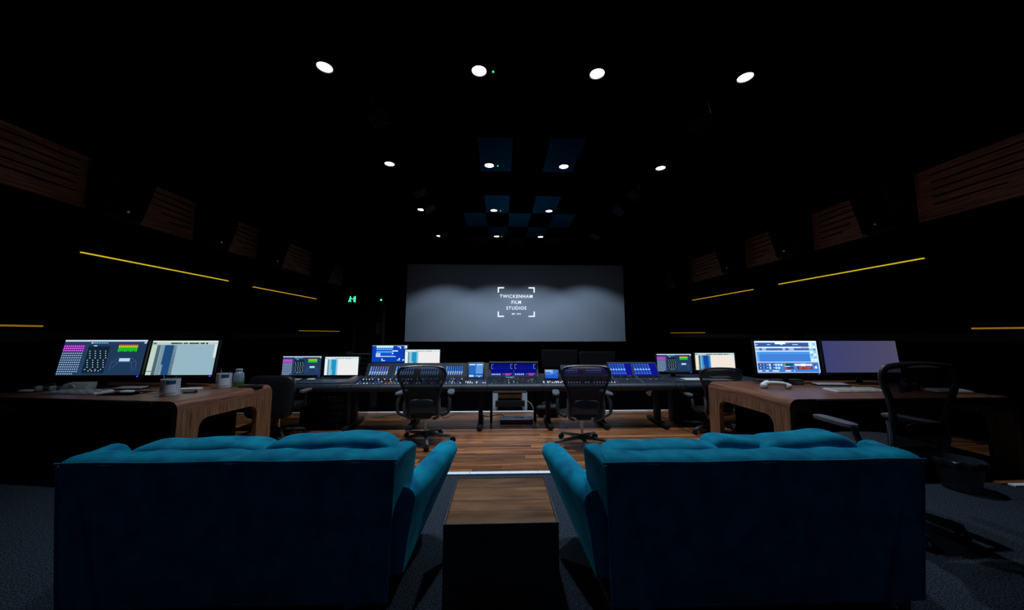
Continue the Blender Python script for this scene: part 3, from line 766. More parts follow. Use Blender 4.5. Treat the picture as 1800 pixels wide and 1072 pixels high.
monitor((-4.62,4.13,DZ),0.0,0.93,0.405,0.14,0.16,'wide monitor with magenta and green meter picture on the left wooden desk',ro,po,1.0)
monitor((-3.755,4.17,DZ),0.0,0.755,0.40,0.135,0.16,'monitor with pale blue track list on the left wooden desk',TR1,(),1.0)
m3 = monitor((3.515,4.13,DZ),0.0,0.785,0.385,0.14,0.09,'monitor with blue transport window on the right wooden desk',pic_transport(),(),1.15)
emit('red_digits',(1.0,0.13,0.05),1.3)
hd3 = [c for c in m3.children if c.name.startswith('casing')][0]
lettering('timecode','000 14:18:09',0.038,'red_digits',hd3,(0.26*0.785,-0.004,0.15*0.385),bold=0.006,sx=0.80)
monitor((4.455,4.13,DZ),0.0,0.945,0.385,0.14,0.09,'blank grey violet monitor on the right wooden desk',[(k/30,0,(k+1)/30,1,(64+18*k/30,68+10*k/30,118-12*k/30)) for k in range(30)],(),0.9,led=False)

# ------------------------------------------------------------------ waterfall desks
def waterfall_desk(loc, rz, W, D, label):
    """origin at the front left floor corner, x to the right, y to the back"""
    o = thing('waterfall_desk', label, 'desk', loc, rz, 'curved walnut desks')
    T = 0.055; R = 0.085; H = DZ
    def arc(cx, cz, r, a0, a1, n=7): return [(cx+r*math.cos(math.radians(a0+(a1-a0)*k/n)), cz+r*math.sin(math.radians(a0+(a1-a0)*k/n))) for k in range(n+1)]
    prof = arc(R,H-R,R,180,90) + arc(W-R,H-R,R,90,0) + arc(W-R,H-R,R-T,0,90) + arc(R,H-R,R-T,90,180)
    mb = MB().prism(prof,0,D,'y'); mb.smooth = True; mb.build('top','desk_wood',o)
    zt = H-R-0.0005; a = 0.20
    def arch():
        r = 0.10; p = [(0,0),(a,0)]
        p += [(a,zt-0.11-r)] + [(a+r-r*math.cos(math.radians(t)), zt-0.11-r+r*math.sin(math.radians(t))) for t in (15,30,45,60,75,90)]
        p += [(D-a-r+r*math.sin(math.radians(t)), zt-0.11-r+r*math.cos(math.radians(t))) for t in (0,15,30,45,60,75,90)]
        p += [(D-a,0),(D,0),(D,zt),(0,zt)]
        return p
    for x0, x1 in ((0,T),(W-T,W)):
        MB().prism(arch(),x0,x1,'x').build('end_panel','desk_side_wood',o)
    MB().box(0.26,W-0.26,-0.012,0.05,H-0.075,H-0.006).build('front_apron','black_paint',o,0.006)
    MB().box(T+0.001,0.258,0.004,0.03,H-0.125,H-T-0.001).build('corner_brace','desk_wood',o); MB().box(W-0.258,W-T-0.001,0.004,0.03,H-0.125,H-T-0.001).build('corner_brace','desk_wood',o)
    MB().box(T+0.002,W-T-0.002,D-0.42,D-0.40,0.02,H-T-0.001).build('modesty_panel','black_fabric',o)
    return o
RL = math.radians(-8.6); WL, DL = 2.36, 1.05
fr = Vector((-2.915,3.24)); ux = Vector((math.cos(RL),math.sin(RL)))
pL = fr - ux*WL
waterfall_desk((pL.x,pL.y,0),RL,WL,DL,'curved walnut desk on the left holding two lit monitors')
waterfall_desk((2.70,3.18,0),math.radians(1.2),2.32,1.22,'curved walnut desk on the right holding one lit and one blank monitor')

# ------------------------------------------------------------------ mixing consoles
YC0 = 4.80
def prof_module(top=0.895): return [(4.93,0.56),(4.93,0.648),(5.29,0.705),(5.42,top),(5.50,top),(5.52,0.56)]
slope = math.atan2(0.705-0.648,5.29-4.93)
def dots(n, x0, x1, rows, parent, name='button_lights'):
    """lit keys lying on the sloping control surface"""
    vs = []; fs = []; cols = []; rr = random.Random(int(x0*1000)+n)
    for (q, cset, dens, sz) in rows:
        y = 4.93+0.36*q; z = 0.648+0.057*q+0.0015
        for k in range(n):
            if rr.random() > dens: continue
            x = x0+(x1-x0)*(k+0.5)/n; s2 = sz*(x1-x0)/n/2; o = len(vs); dy = 0.010
            vs += [(x-s2,y-dy,z-dy*0.158+0.007),(x+s2,y-dy,z-dy*0.158+0.007),(x+s2,y+dy,z+dy*0.158+0.008),(x-s2,y+dy,z+dy*0.158+0.008)]
            fs.append((o,o+1,o+2,o+3)); cols.append(lin(rr.choice(cset)))
            vs += [(x-s2,y-dy,z-0.004),(x+s2,y-dy,z-0.004)]; fs.append((o+4,o+5,o+1,o)); cols.append(cols[-1])
    if not fs: return
    me = bpy.data.meshes.new(name); me.from_pydata(vs,[],fs)
    at = me.color_attributes.new('picture','FLOAT_COLOR','CORNER'); k = 0
    for p, c in zip(me.polygons, cols):
        for _ in p.loop_indices: at.data[k].color = (*c,1); k += 1
    me.materials.append(M['display']); o = bpy.data.objects.new(name, me); C.objects.link(o); o.parent = parent; o['kind'] = 'stuff'
    return o
def knobs(n, x0, x1, qs, parent, material='console_grey', r=0.009, h=0.016, name='knobs'):
    mb = MB()
    for q in qs:
        y = 4.93+0.36*q; z = 0.648+0.057*q
        for k in range(n): mb.lathe([(r,0),(r*0.9,h*0.8),(r*0.6,h)],8,(x0+(x1-x0)*(k+0.5)/n,y,z))
    o = mb.build(name,material,parent); o['kind'] = 'stuff'; return o
def faders(n, x0, x1, q, parent):
    mb = MB(); rr = random.Random(n+int(x0*100))
    for k in range(n):
        qq = q+rr.uniform(-0.10,0.10); y = 4.93+0.36*qq; z = 0.648+0.057*qq; x = x0+(x1-x0)*(k+0.5)/n
        mb.box(x-0.008,x+0.008,y-0.016,y+0.016,z+0.002,z+0.018)
    o = mb.build('fader_caps','console_grey',parent); o['kind'] = 'stuff'; return o
def slanted(p, x, q0=0.06, top=0.895):
    """stands a picture on the raised display panel of a module"""
    a = math.atan2(5.42-5.29, top-0.705); n = Vector((0,-math.cos(a),math.sin(a)))
    c = Vector((x,5.29+(5.42-5.29)*q0,0.705+(top-0.705)*q0)) + n*0.0015
    p.location = c; p.rotation_euler = (-a,0,0)
ALEN = math.hypot(0.13,0.19)
def armrest(x0, x1, parent, z=0.0):
    mb = MB(); pr = []
    for k in range(9):
        a = math.radians(80+200*k/8); pr.append((4.855+0.055*math.cos(a), 0.605+z+0.052*math.sin(a)))
    pr += [(4.927,0.553+z),(4.927,0.655+z)]
    mb.prism(pr,x0+0.002,x1-0.002,'x'); mb.smooth = True; return mb.build('armrest_pad','armrest_leather',parent)
def leg_frame(x, parent, thin=False):
    if thin:
        MB().box(x-0.018,x+0.018,5.38,5.48,0.0,0.559).build('leg','black_fabric',parent); return
    MB().box(x-0.03,x+0.03,5.12,5.26,0.06,0.558).build('leg','black_paint',parent,0.006)
    MB().box(x-0.035,x+0.035,4.86,5.50,0.025,0.075).build('foot','black_paint',parent,0.01)
WHT = (215,230,255); BLU = (60,90,240); ORG = (235,120,70); CYA = (90,190,235); RED = (220,50,90); GRN = (60,190,120); DIM = (70,85,120)
rowsA = [(0.06,(WHT,WHT,BLU,ORG,CYA,BLU,WHT),0.95,0.42),(0.30,(WHT,WHT,DIM,BLU,CYA),0.75,0.3),(0.62,(WHT,WHT,CYA),0.8,0.34),(0.86,(DIM,BLU),0.6,0.3)]
lc = thing('mixing_console','left mixing console with four lit fader banks and upright touch tablet','mixing console',(0,0,0),0,'mixing consoles')
xs = [-2.06,-1.67,-1.28,-0.90,-0.54]
for k in range(4):
    x0, x1 = xs[k], xs[k+1]
    md = MB().prism(prof_module(),x0+0.002,x1-0.002,'x').build('fader_module','console_black',lc)
    d = picture('meter_display',(x1-x0)*0.74,ALEN*0.66,pic_meters(8,k == 0),md,1.0); slanted(d,(x0+x1)/2,0.12)
    dots(8,x0+0.02,x1-0.02,rowsA,md); knobs(8,x0+0.02,x1-0.02,(0.72,0.95),md); faders(8,x0+0.02,x1-0.02,0.42,md)
    armrest(x0,x1,lc)
md = MB().prism(prof_module(),-0.538,-0.19,'x').build('master_module','console_black',lc)
tp = MB().box(-0.125,0.125,0.0,0.02,-0.01,0.245).build('touch_tablet','black_plastic',md,0.004); tp.location = (-0.382,5.20,0.70); tp.rotation_euler = (-0.42,0,0)
picture('tablet_display',0.215,0.225,pic_tablet(),tp,1.0).location = (0,-0.001,0.003)
dots(10,-0.52,-0.21,[(0.08,(WHT,WHT,DIM),0.9,0.5),(0.22,(WHT,WHT,DIM),0.8,0.5),(0.4,(WHT,BLU),0.25,0.4)],md)
armrest(-0.54,-0.19,lc)
MB().prism([(4.935,0.56),(4.935,0.665),(5.34,0.715),(5.36,0.56)],-2.24,-2.062,'x').build('end_cheek','console_black',lc,0.01); armrest(-2.24,-2.062,lc)
for x in (-2.15,-1.28,-0.30): leg_frame(x,lc)
cc = thing('mixing_console','centre mixing console with two deep blue displays above grey keys','mixing console',(0,0,0),0,'mixing consoles')
md = MB().prism(prof_module(0.90),-0.186,0.575,'x').build('control_module','console_black',cc)
for k, xm in enumerate((0.015,0.375)):
    d = picture('blue_display',0.345,ALEN*0.88,pic_master(),md,1.0); slanted(d,xm,0.05,0.90)
MB().box(-0.186,0.575,5.30,5.53,0.902,0.912).build('top_cover','console_grey',cc)
mb = MB()
for r in range(7):
    for k in range(26):
        if (k*5+r*3) % 7 == 0: continue
        q = 0.10+0.13*r; y = 4.93+0.36*q; z = 0.648+0.057*q; x = -0.165+0.72*(k+0.5)/26
        mb.box(x-0.009,x+0.009,y-0.014,y+0.014,z+0.0005,z+0.011)
mb.build('keys','console_grey',md)['kind'] = 'stuff'
dots(30,-0.16,0.55,[(0.08,(WHT,DIM,DIM,GRN),0.35,0.4),(0.22,(RED,DIM,WHT,GRN),0.3,0.4),(0.36,(DIM,RED,RED),0.3,0.4),(0.5,(GRN,DIM,RED),0.35,0.45),(0.62,(ORG,RED,DIM),0.4,0.5)],md)
dots(6,0.06,0.20,[(0.82,(CYA,CYA),1.0,0.8)],md)
armrest(-0.188,0.577,cc)
for x in (-0.15,0.53): leg_frame(x,cc,True)
rc = thing('mixing_console','right mixing console with lit blue banks and small tilted tablet','mixing console',(0,0,0),0,'mixing consoles')
md = MB().prism([(4.93,0.56),(4.93,0.648),(5.29,0.69),(5.45,0.73),(5.46,0.56)],0.58,0.93,'x').build('master_module','console_black',rc)
tp = MB().box(-0.11,0.11,0.0,0.02,-0.01,0.145).build('touch_tablet','black_plastic',md,0.004); tp.location = (0.755,5.14,0.69); tp.rotation_euler = (-0.5,0,-0.1)
picture('tablet_display',0.19,0.135,[(0,0,1,1,(60,120,215)),(0,0,1,0.35,(35,90,210)),(0,0.75,0.6,1,(150,185,225)),(0.4,0.62,0.6,0.68,(200,225,250))],tp,1.0,[([(0,0.35),(0.5,0.35),(1,0.65),(1,0.5),(0.6,0.3)],(30,80,190))]).location = (0,-0.001,0.003)
dots(10,0.60,0.90,[(0.08,(WHT,WHT,DIM),0.85,0.55),(0.2,(WHT,WHT,DIM),0.7,0.5)],md); armrest(0.578,0.93,rc)
for k, (x0,x1) in enumerate(((0.93,1.30),(1.30,1.68))):
    md = MB().prism(prof_module(0.86),x0+0.002,x1-0.002,'x').build('fader_module','console_black',rc)
    d = picture('blue_display',(x1-x0)*0.9,0.13,pic_blue(),md,0.7); slanted(d,(x0+x1)/2,0.2,0.86)
    dots(8,x0+0.02,x1-0.02,[(0.08,(WHT,WHT),0.95,0.35),(0.7,(DIM,),0.5,0.3)],md); knobs(8,x0+0.02,x1-0.02,(0.55,0.8),md); faders(8,x0+0.02,x1-0.02,0.35,md); armrest(x0,x1,rc)
for k, (x0,x1) in enumerate(((1.68,2.06),(2.06,2.46))):
    md = MB().prism(prof_module(0.90),x0+0.002,x1-0.002,'x').build('fader_module','console_grey',rc)
    d = picture('blue_display',(x1-x0)*0.92,ALEN*0.9,pic_blue(6),md,1.0); slanted(d,(x0+x1)/2,0.05,0.90)
    knobs(9,x0+0.02,x1-0.02,(0.10,0.22,0.34,0.46),md,'console_black',0.012,0.012,'keys'); knobs(9,x0+0.02,x1-0.02,(0.66,0.80,0.94),md,'console_black',0.011,0.024)
    dots(9,x0+0.02,x1-0.02,[(0.4,(DIM,CYA,WHT),0.25,0.25),(0.88,(DIM,WHT),0.35,0.2)],md); armrest(x0,x1,rc)
MB().prism([(4.935,0.56),(4.935,0.665),(5.34,0.715),(5.36,0.56)],2.462,2.60,'x').build('end_cheek','console_black',rc,0.01); armrest(2.462,2.60,rc)
for x in (0.70,1.5,2.35): leg_frame(x,rc)
# side desks at both ends of the console row
def wing_desk(x0, x1, label):
    o = thing('side_desk', label, 'desk', ((x0+x1)/2,0,0), 0, 'black side desks beside the consoles'); h = (x1-x0)/2
    MB().box(-h,h,4.93,5.75,0.635,0.672).build('top','console_grey',o,0.005)
    armrest(-h,h,o)
    MB().box(-h+0.05,h-0.05,4.99,5.60,0.56,0.634).build('underframe','black_paint',o)
    for s in (-1,1):
        MB().box(s*(h-0.10)-0.03,s*(h-0.10)+0.03,5.4,5.5,0.0,0.558).build('leg','black_paint',o)
    return o
wing_desk(-3.52,-2.245,'black side desk at the left end of the console row')
wing_desk(2.605,3.95,'black side desk at the right end of the console row')
ZS = 0.672
monitor((-3.065,5.42,ZS),0.0,0.58,0.285,0.05,0.06,'small monitor with object grid picture at the left end of the consoles',ro,po,1.1)
monitor((-2.462,5.42,ZS),0.0,0.51,0.275,0.05,0.06,'small white monitor at the left end of the consoles',TR2,(),1.05)
monitor((2.755,5.42,ZS),0.0,0.555,0.275,0.085,0.06,'small monitor with object grid picture at the right end of the consoles',ro,po,1.1)
monitor((3.42,5.42,ZS),0.0,0.64,0.265,0.11,0.06,'small cream monitor at the right end of the consoles',TR3,(),1.05)
# monitors raised on poles behind the consoles
def pole_monitor(x, y, z, w, h, label, rects, off=False, gain=1.0):
    o = monitor((x,y,0),0.0,w,h,z,0.05,label,rects,(),gain,led=False,off=off,base=False)
    MB().tube([(0,5.5175-y,0.60),(0,0.06,0.60),(0,0.065,0.66),(0,0.065,z+h*0.4)],0.020,10).build('mounting_arm','black_paint',o)
    return o
pole_monitor(-1.855,5.80,0.885,0.575,0.275,'raised dark blue monitor with plug-in windows above the left console',pic_plugin(),gain=1.15)
pole_monitor(-1.29,5.70,0.825,0.565,0.268,'raised white monitor above the left console',TR2,gain=1.05)
pole_monitor(0.985,5.80,0.81,0.57,0.26,'raised monitor switched off, above the right console, on its left',[],True)
pole_monitor(1.63,5.80,0.78,0.58,0.26,'raised monitor switched off, above the right console, on its right',[],True)

# ------------------------------------------------------------------ cabinets and clutter under the consoles
def rack_cabinet(x0, x1, y0, y1, h, label):
    o = thing('equipment_cabinet', label, 'cabinet', ((x0+x1)/2,(y0+y1)/2,0), 0, 'equipment cabinets under the side desks'); w2=(x1-x0)/2; d=(y1-y0)/2
    MB().box(-w2,w2,-d,d,0.02,h).build('body','black_paint',o,0.006)
    for k in range(4):
        MB().box(-w2+0.03,w2-0.03,-d-0.012,-d-0.001,0.06+k*(h-0.1)/4,0.05+(k+1)*(h-0.1)/4).build('rack_unit','black_plastic',o,0.003)
    for s in (-1,1): 
        for t2 in (-1,1): MB().lathe([(0.02,0),(0.02,0.019)],10,(s*(w2-0.05),t2*(d-0.05),0)).build('foot','rubber',o)
    for k in range(3): MB().box(0.02+0.07*k,0.04+0.07*k,-d-0.018,-d-0.0125,h-0.075,h-0.06).build('rack_button','grey_keys',o)
    return o
rack_cabinet(-2.93,-2.27,5.18,5.38,0.50,'black equipment cabinet under the left side desk')
rack_cabinet(2.62,3.15,5.24,5.38,0.50,'black equipment cabinet under the right side desk')
# pale stand seen below the centre console
st = thing('equipment_stand','pale grey metal stand with wooden shelf under the centre console','stand',(0.16,6.35,0))
for s in (-1,1):
    for y in (-0.12,0.12):
        MB().box(s*0.262-0.045,s*0.262+0.045,y-0.03,y+0.03,0.0,0.30).build('leg','pale_post',st)
MB().box(-0.215,0.215,-0.13,0.13,0.205,0.285).build('shelf','table_wood',st)
MB().box(-0.30,0.30,-0.15,0.15,0.301,0.325).build('stand_top','dark_grey',st)
bx = thing('amplifier_box','black amplifier box held low between the legs of the pale stand','amplifier',(0.16,6.18,0))
MB().box(-0.26,0.26,-0.04,0.0,0.075,0.175).build('front','black_paint',bx,0.004); MB().box(-0.20,0.20,0.001,0.15,0.0,0.17).build('body','black_paint',bx)
fb = thing('floor_pedal_box','flat dark box with red front edge on the wooden floor','box',(0.235,5.36,0.006))
MB().box(-0.25,0.25,-0.11,0.12,0.028,0.062).build('lid','navy_plastic',fb,0.006); MB().box(-0.245,0.245,-0.105,0.115,0.0,0.0275).build('tray','red_plastic',fb,0.004)
bg2 = thing('black_bag','black soft bag slumped on the wooden floor under the right console','bag',(0.76,5.74,0.006))
MB().pillow((0,0,0.09),0.20,0.11,0.09,0.7,0.7,30,16,wob=0.10,seed=5).build('body','black_paint',bg2)
MB().tube(smoothpath([(-0.1,-0.02,0.15),(-0.08,-0.03,0.21),(0.06,-0.03,0.215),(0.1,-0.02,0.15)],5),0.010,6).build('handle','black_plastic',bg2)
# raised black floor behind, slatted rack
rk = thing('slatted_rack','dark slatted rack standing behind the left end of the consoles','rack',(-2.6,6.5,0))
for s in (-1,1): MB().box(s*0.24-0.012,s*0.24+0.012,-0.15,0.15,0,1.02).build('side_panel','black_paint',rk)
for k in range(5): MB().box(-0.226,0.226,-0.15,0.15,0.62+0.088*k,0.632+0.088*k).build('shelf','grey_shelf',rk)
def cable(name, pts, r, label, material='cable_white', grp='loose cables'):
    o = MB().tube(smoothpath(pts,6),r,6).build(name,material); return tag(o,label,'cable',grp)
zf = 0.013
cable('power_cable',[(-2.25,5.66,zf),(-2.0,5.72,zf),(-1.75,5.93,zf),(-1.60,5.86,zf),(-1.56,5.58,zf),(-1.3,5.52,zf),(-1.12,5.62,zf),(-0.98,5.62,zf)],0.006,'thin pale cable curling on the floor behind the left chair')
cable('power_cable',[(-0.93,5.66,zf),(-0.86,5.72,zf),(-0.80,5.95,zf),(-0.70,6.0,zf),(-0.60,5.95,zf)],0.006,'short pale cable on the floor to the right of the left chair')
cable('power_cable',[(0.42,6.1,0.20),(0.52,5.98,0.15),(0.56,5.7,zf),(0.50,5.5,zf),(0.3,5.33,0.085),(0.2,5.32,0.085)],0.005,'pale cable looping onto the flat red-edged box')
cable('power_cable',[(0.06,5.7,zf),(0.0,5.82,zf),(-0.12,5.78,zf),(-0.2,5.7,zf),(-0.3,5.78,zf)],0.006,'dark cable on the floor below the centre console','black_plastic')
o = tag(MB().prism([(-0.05,0.0),(0.045,0.03),(0.02,-0.06),(-0.01,-0.05)],0,0.003,'y').build('paper_tag','paper'),'small crumpled paper tag hanging under the right console armrest','paper tag'); o.location = (2.10,4.87,0.53); 

# ------------------------------------------------------------------ things on the two wooden desks
def keyboard(name, loc, rz, w, d, base, keys, label, tint=None, rows=5, cols=16):
    o = thing(name, label, 'keyboard', loc, rz, 'keyboards on the wooden desks')
    mb = MB(); mb.prism([(-d/2,0),(d/2,0),(d/2,0.020),(-d/2,0.010)],-w/2,w/2,'x'); mb.build('case',base,o,0.002)
    per = {}
    for r in range(rows):
        for c in range(cols):
            x0 = -w/2+0.01+(w-0.02)*c/cols; y0 = -d/2+0.008+(d-0.016)*r/rows
            z = 0.010+0.010*(y0+d/2)/d
            m2 = keys if not tint else tint[(c*3+r*5+c//3) % len(tint)]
            per.setdefault(m2,MB()).box(x0+0.001,x0+(w-0.02)/cols-0.002,y0+0.001,y0+(d-0.016)/rows-0.002,z+0.0012,z+0.008)
    for m2, mb in per.items(): mb.build('keys',m2,o)['kind'] = 'stuff'
    return o
mat('key_yellow',(0.55,0.5,0.12),0.6); mat('key_teal',(0.12,0.32,0.42),0.6); mat('key_mauve',(0.42,0.35,0.5),0.6); mat('key_black',(0.02,0.02,0.024),0.5); mat('key_slate',(0.16,0.19,0.24),0.5)
keyboard('keyboard',(-4.40,3.76,DZ),-0.06,0.56,0.17,'white_plastic','grey_keys','white keyboard with coloured keys on the left desk',('grey_keys','key_mauve','grey_keys','key_teal'))
keyboard('keyboard',(-5.02,4.03,DZ),-0.1,0.42,0.15,'black_plastic','key_slate','black keyboard at the left end of the left desk')
keyboard('keyboard',(-4.12,4.0,DZ),0.05,0.30,0.12,'black_plastic','grey_keys','small black keyboard with pale keys under the wide monitor')
keyboard('keyboard',(3.80,3.62,DZ),0.02,0.55,0.17,'white_plastic','grey_keys','white keyboard with yellow keys on the right desk',('grey_keys','key_yellow','grey_keys','key_mauve','key_teal'))
keyboard('keyboard',(3.93,4.02,DZ),-0.1,0.36,0.13,'black_plastic','grey_keys','black keyboard below the blank monitor')
keyboard('keyboard',(4.78,3.56,DZ),-0.1,0.34,0.14,'white_plastic','grey_keys','white keyboard next to headphones on the right desk')
def mouse(loc, rz, label):
    o = thing('computer_mouse', label, 'mouse', loc, rz, 'computer mice')
    MB().pillow((0,0,0.016),0.034,0.058,0.016,0.75,0.8,24,12).build('shell','white_plastic',o); MB().box(-0.0015,0.0015,0.015,0.05,0.030,0.033).build('button_gap','dark_grey',o)
mouse((-3.84,3.69,DZ+0.004),-1.2,'white mouse on the dark pad in front of the left desk jar')
mouse((-4.98,3.80,DZ),-1.3,'white mouse at the far left of the left desk')
tag(MB().prism(rrect(0.34,0.24,0.015,3,-3.86,3.70),DZ,DZ+0.003,'z').build('mouse_pad','black_fabric'),'dark mouse pad on the left desk','mouse pad')
mouse((-2.78,5.16,ZS),-1.4,'white mouse on the left side desk of the console row')
def jar(loc, rz, label, r, h):
    o = thing('labelled_jar', label, 'jar', loc, rz, 'glass jars on the left desk')
    MB().lathe([(r*0.94,0),(r,0.004),(r,h),(r*0.93,h),(r*0.93,0.008)],24,(0,0,0),True).build('glass','frosted_glass',o)
    def wrap(a0, a1, z0, z1, m2, rr, name):
        n = 10; mb = MB(); ring = []
        for k in range(n+1):
            a = math.radians(a0+(a1-a0)*k/n); ring.append(a)
        mb.rings([[(rr*math.cos(a),rr*math.sin(a),z) for a in ring] for z in (z0,z1)],False,False); mb.smooth = True; mb.build(name,m2,o)
    wrap(-160,-25,h*0.22,h*0.97,'label_paper',r*1.012,'paper_label'); wrap(-85,-28,h*0.72,h*0.94,'label_teal',r*1.02,'label_band')
    for k in range(4): wrap(-135,-105+6*(k % 2),h*(0.34+0.06*k),h*(0.355+0.06*k),'label_ink',r*1.02,'label_print')
    rn = random.Random(int(r*1e4)+int(loc[0]*100))
    for k in range(3):
        a = rn.uniform(0,6.28); MB().tube([(0.3*r*math.cos(a),0.3*r*math.sin(a),0.012),(0.75*r*math.cos(a),0.75*r*math.sin(a),h+0.02+0.015*k)],0.003,6).build('pen',('chrome','black_plastic','white_plastic')[k],o)
    MB().lathe([(r*0.9,0.0085),(r*0.9,h*0.2)],20).build('wax','paper',o)
jar((-3.29,3.56,DZ),0.2,'frosted jar with blue label at the front of the left desk',0.074,0.165)
jar((-3.155,4.05,DZ),0.2,'frosted jar with printed label beside the green bottle on the left desk',0.072,0.165)
bt = thing('glass_bottle','clear glass bottle with green liquid at the back of the left desk','bottle',(-3.06,4.14,DZ))
MB().lathe([(0.048,0),(0.052,0.006),(0.052,0.135),(0.045,0.158),(0.032,0.172),(0.032,0.185)],22).build('glass','bottle_glass',bt)
MB().lathe([(0.0525,0.008),(0.0528,0.06)],22,(0,0,0),False).build('green_band','green_liquid',bt)
MB().lathe([(0.034,0.186),(0.034,0.204),(0.030,0.207)],22).build('cap','rim_metal',bt)
ns = thing('name_block','small black block with white marks on the left desk','sign',(-3.235,3.72,DZ),0.1)
MB().box(-0.062,0.062,-0.014,0.014,0,0.026).build('block','black_plastic',ns,0.002)
for k in range(6): MB().box(-0.054+0.018*k,-0.041+0.018*k,-0.0158,-0.0142,0.008+0.003*(k % 2),0.022).build('letter_mark','white_plastic',ns)
tg = thing('white_tablet','flat white tablet lying on the left desk','tablet',(-3.50,3.93,DZ),0.25)
MB().prism(rrect(0.34,0.09,0.012,4),0,0.014,'z').build('body','white_plastic',tg); MB().box(-0.13,0.13,-0.025,0.025,0.0142,0.0148).build('top_face','label_paper',tg)
dv = thing('desk_device','cream boxy device lying below the wide monitor on the left desk','device',(-4.60,3.925,DZ),0.1)
MB().prism([(-0.06,0),(0.06,0),(0.07,0.085),(-0.02,0.075),(-0.06,0.03)],-0.12,0.12,'x').build('body','cream_plastic',dv,0.01); MB().lathe([(0.028,0.0),(0.028,0.02)],16,(0,0,0)).build('dial','cream_plastic',dv)
dl = [c for c in dv.children if c.name.startswith('dial')][0]; dl.location = (0.0,-0.055,0.04); dl.rotation_euler = (PI/2,0,0)
hdm = thing('coiled_headset','grey headset with coiled lead left of the white keyboard','headset',(-4.86,3.86,DZ),0)
MB().tube(smoothpath([(-0.07,0,0.03),(-0.06,0.03,0.06),(0,0.05,0.075),(0.06,0.03,0.06),(0.07,0,0.03)],5),0.008,6).build('band','dark_grey',hdm)
for s in (-1,1): MB().pillow((s*0.07,0,0.03),0.018,0.032,0.03,0.6,0.8,14,8).build('ear_cup','cream_plastic',hdm)
cable('mouse_cable',[(-3.98,3.80,DZ+0.006),(-3.8,3.86,DZ+0.006),(-3.6,3.80,DZ+0.006),(-3.50,3.86,DZ+0.006)],0.004,'pale cable trailing behind the white mouse on the left desk')
cable('mouse_cable',[(-3.74,3.72,DZ+0.006),(-3.6,3.66,DZ+0.006),(-3.45,3.72,DZ+0.006),(-3.38,3.70,DZ+0.006)],0.004,'pale cable running from the white mouse to the jar')
tag(MB().prism(rrect(0.22,0.13,0.01,3,-2.90,4.12),DZ,DZ+0.012,'z').build('notebook','black_plastic'),'black notebook at the back right corner of the left desk','notebook')
tag(MB().tube([(-2.98,4.10,DZ+0.0175),(-2.86,4.14,DZ+0.0175),(-2.835,4.148,DZ+0.0175),(-2.82,4.153,DZ+0.0175)],[0.005,0.005,0.004,0.001],8).build('ballpoint_pen','chrome'),'silver pen lying on the black notebook','pen')
# right desk
hs = thing('white_handset','white curved handset lying on the right desk','handset',(3.08,3.80,DZ),-0.15)
MB().tube(smoothpath([(-0.125,0,0.036),(-0.095,0,0.055),(-0.03,0,0.062),(0.06,0,0.058),(0.10,0,0.050),(0.13,0,0.034)],5),[0.030]*4+[0.032]*4+[0.022]*14+[0.027]*4,14).build('grip','white_plastic',hs)
MB().pillow((-0.118,0,0.031),0.038,0.036,0.031,0.7,0.8,20,10).build('earpiece','white_plastic',hs); MB().pillow((0.13,0,0.029),0.034,0.034,0.029,0.7,0.8,20,10).build('mouthpiece','white_plastic',hs)
for k in range(3): MB().pillow((-0.03+0.03*k,0,0.086-0.001*k),0.008,0.008,0.003,0.8,1,10,6).build('button','dark_grey',hs)
hp = thing('headphones','black headphones with coiled lead on the right desk','headphones',(4.42,3.62,DZ),0.2)
MB().tube([(0.085*math.cos(PI*k/14),0.02,0.045+0.072*math.sin(PI*k/14)) for k in range(15)],[0.013]*15,8).build('headband','black_plastic',hp)
for s in (-1,1): MB().pillow((s*0.078,0.0,0.042),0.026,0.045,0.042,0.6,0.8,18,10).build('ear_cup','black_plastic',hp)
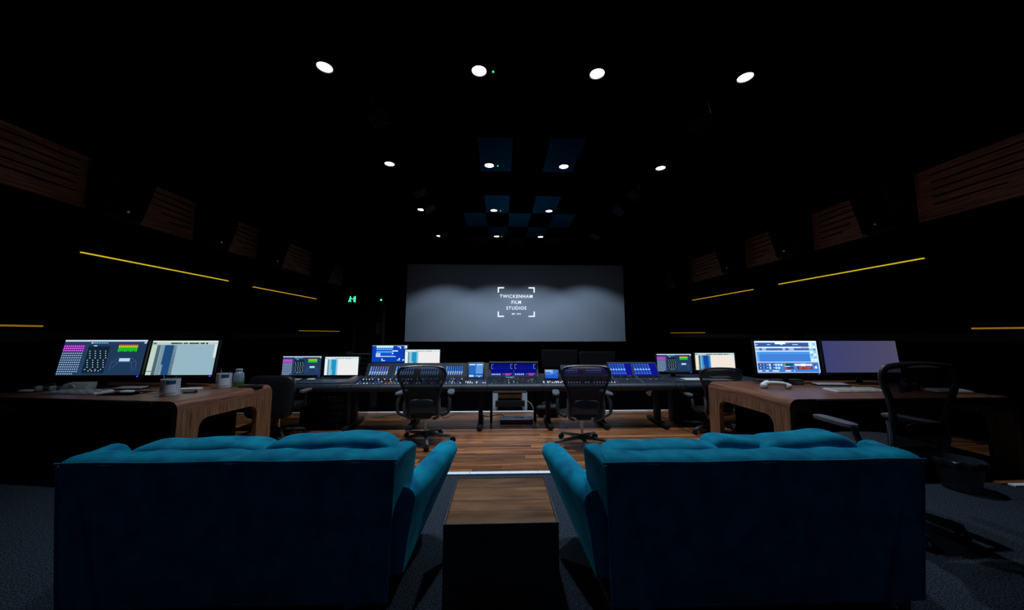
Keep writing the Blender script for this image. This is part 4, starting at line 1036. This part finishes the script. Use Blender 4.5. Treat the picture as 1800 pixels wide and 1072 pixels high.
MB().tube([(-0.10-0.012*k*0.25+0.008*math.cos(k*1.2),-0.06+0.008*math.sin(k*1.2)-0.004*(k % 2),0.010+0.004*math.sin(k*0.7)) for k in range(60)],0.004,5).build('coiled_lead','black_plastic',hp)
cable('headphone_cable',[(4.48,3.50,DZ+0.006),(4.56,3.43,DZ+0.006),(4.70,3.41,DZ+0.006),(4.80,3.35,DZ+0.006),(4.82,3.28,DZ+0.006)],0.004,'thin black cable trailing from the headphones to the desk edge','black_plastic')
cable('usb_cable',[(3.72,3.86,DZ+0.006),(3.62,3.82,DZ+0.006),(3.70,3.76,DZ+0.006),(3.84,3.80,DZ+0.006),(3.98,3.78,DZ+0.006),(4.02,3.84,DZ+0.006)],0.005,'pale cable curled behind the yellow keyed keyboard')
tag(MB().prism(rrect(0.60,0.10,0.01,3,3.55,4.335),DZ,DZ+0.03,'z').build('cable_riser','dark_grey'),'low dark shelf behind the lit monitor on the right desk','shelf')
for i,(px,py,lab) in enumerate(((2.92,5.15,'white paper sheet on the right side desk of the consoles'),(3.25,5.08,'white paper sheet nearer the chair on the right side desk'))):
    tag(MB().prism(rrect(0.34,0.20,0.004,2,px,py),ZS,ZS+0.002,'z').build('paper_sheet','paper'),lab,'paper')
keyboard('keyboard',(-3.10,5.15,ZS),0.0,0.36,0.12,'black_plastic','grey_keys','dark keyboard on the left side desk of the console row')
keyboard('keyboard',(3.38,5.24,ZS),0.0,0.32,0.11,'black_plastic','grey_keys','dark keyboard on the right side desk of the console row')
# waste bin beside the right desk
bn = thing('waste_bin','translucent dark waste bin with crumpled liner under the right desk','waste bin',(4.02,2.98,0))
MB().lathe([(0.105,0.0),(0.11,0.006),(0.15,0.26),(0.146,0.26),(0.106,0.010)],28).build('bucket','bin_plastic',bn)
rings = []
for i, (r, z) in enumerate(((0.146,0.20),(0.153,0.262),(0.160,0.255),(0.157,0.215))):
    rings.append([((r+0.006*math.sin(k*2.3+i))*math.cos(2*PI*k/36),(r+0.006*math.sin(k*2.3+i))*math.sin(2*PI*k/36),z+0.008*math.sin(k*1.7+i*0.5)) for k in range(36)])
mb = MB().rings(rings,True,False); mb.smooth = True; mb.build('liner','black_plastic',bn)
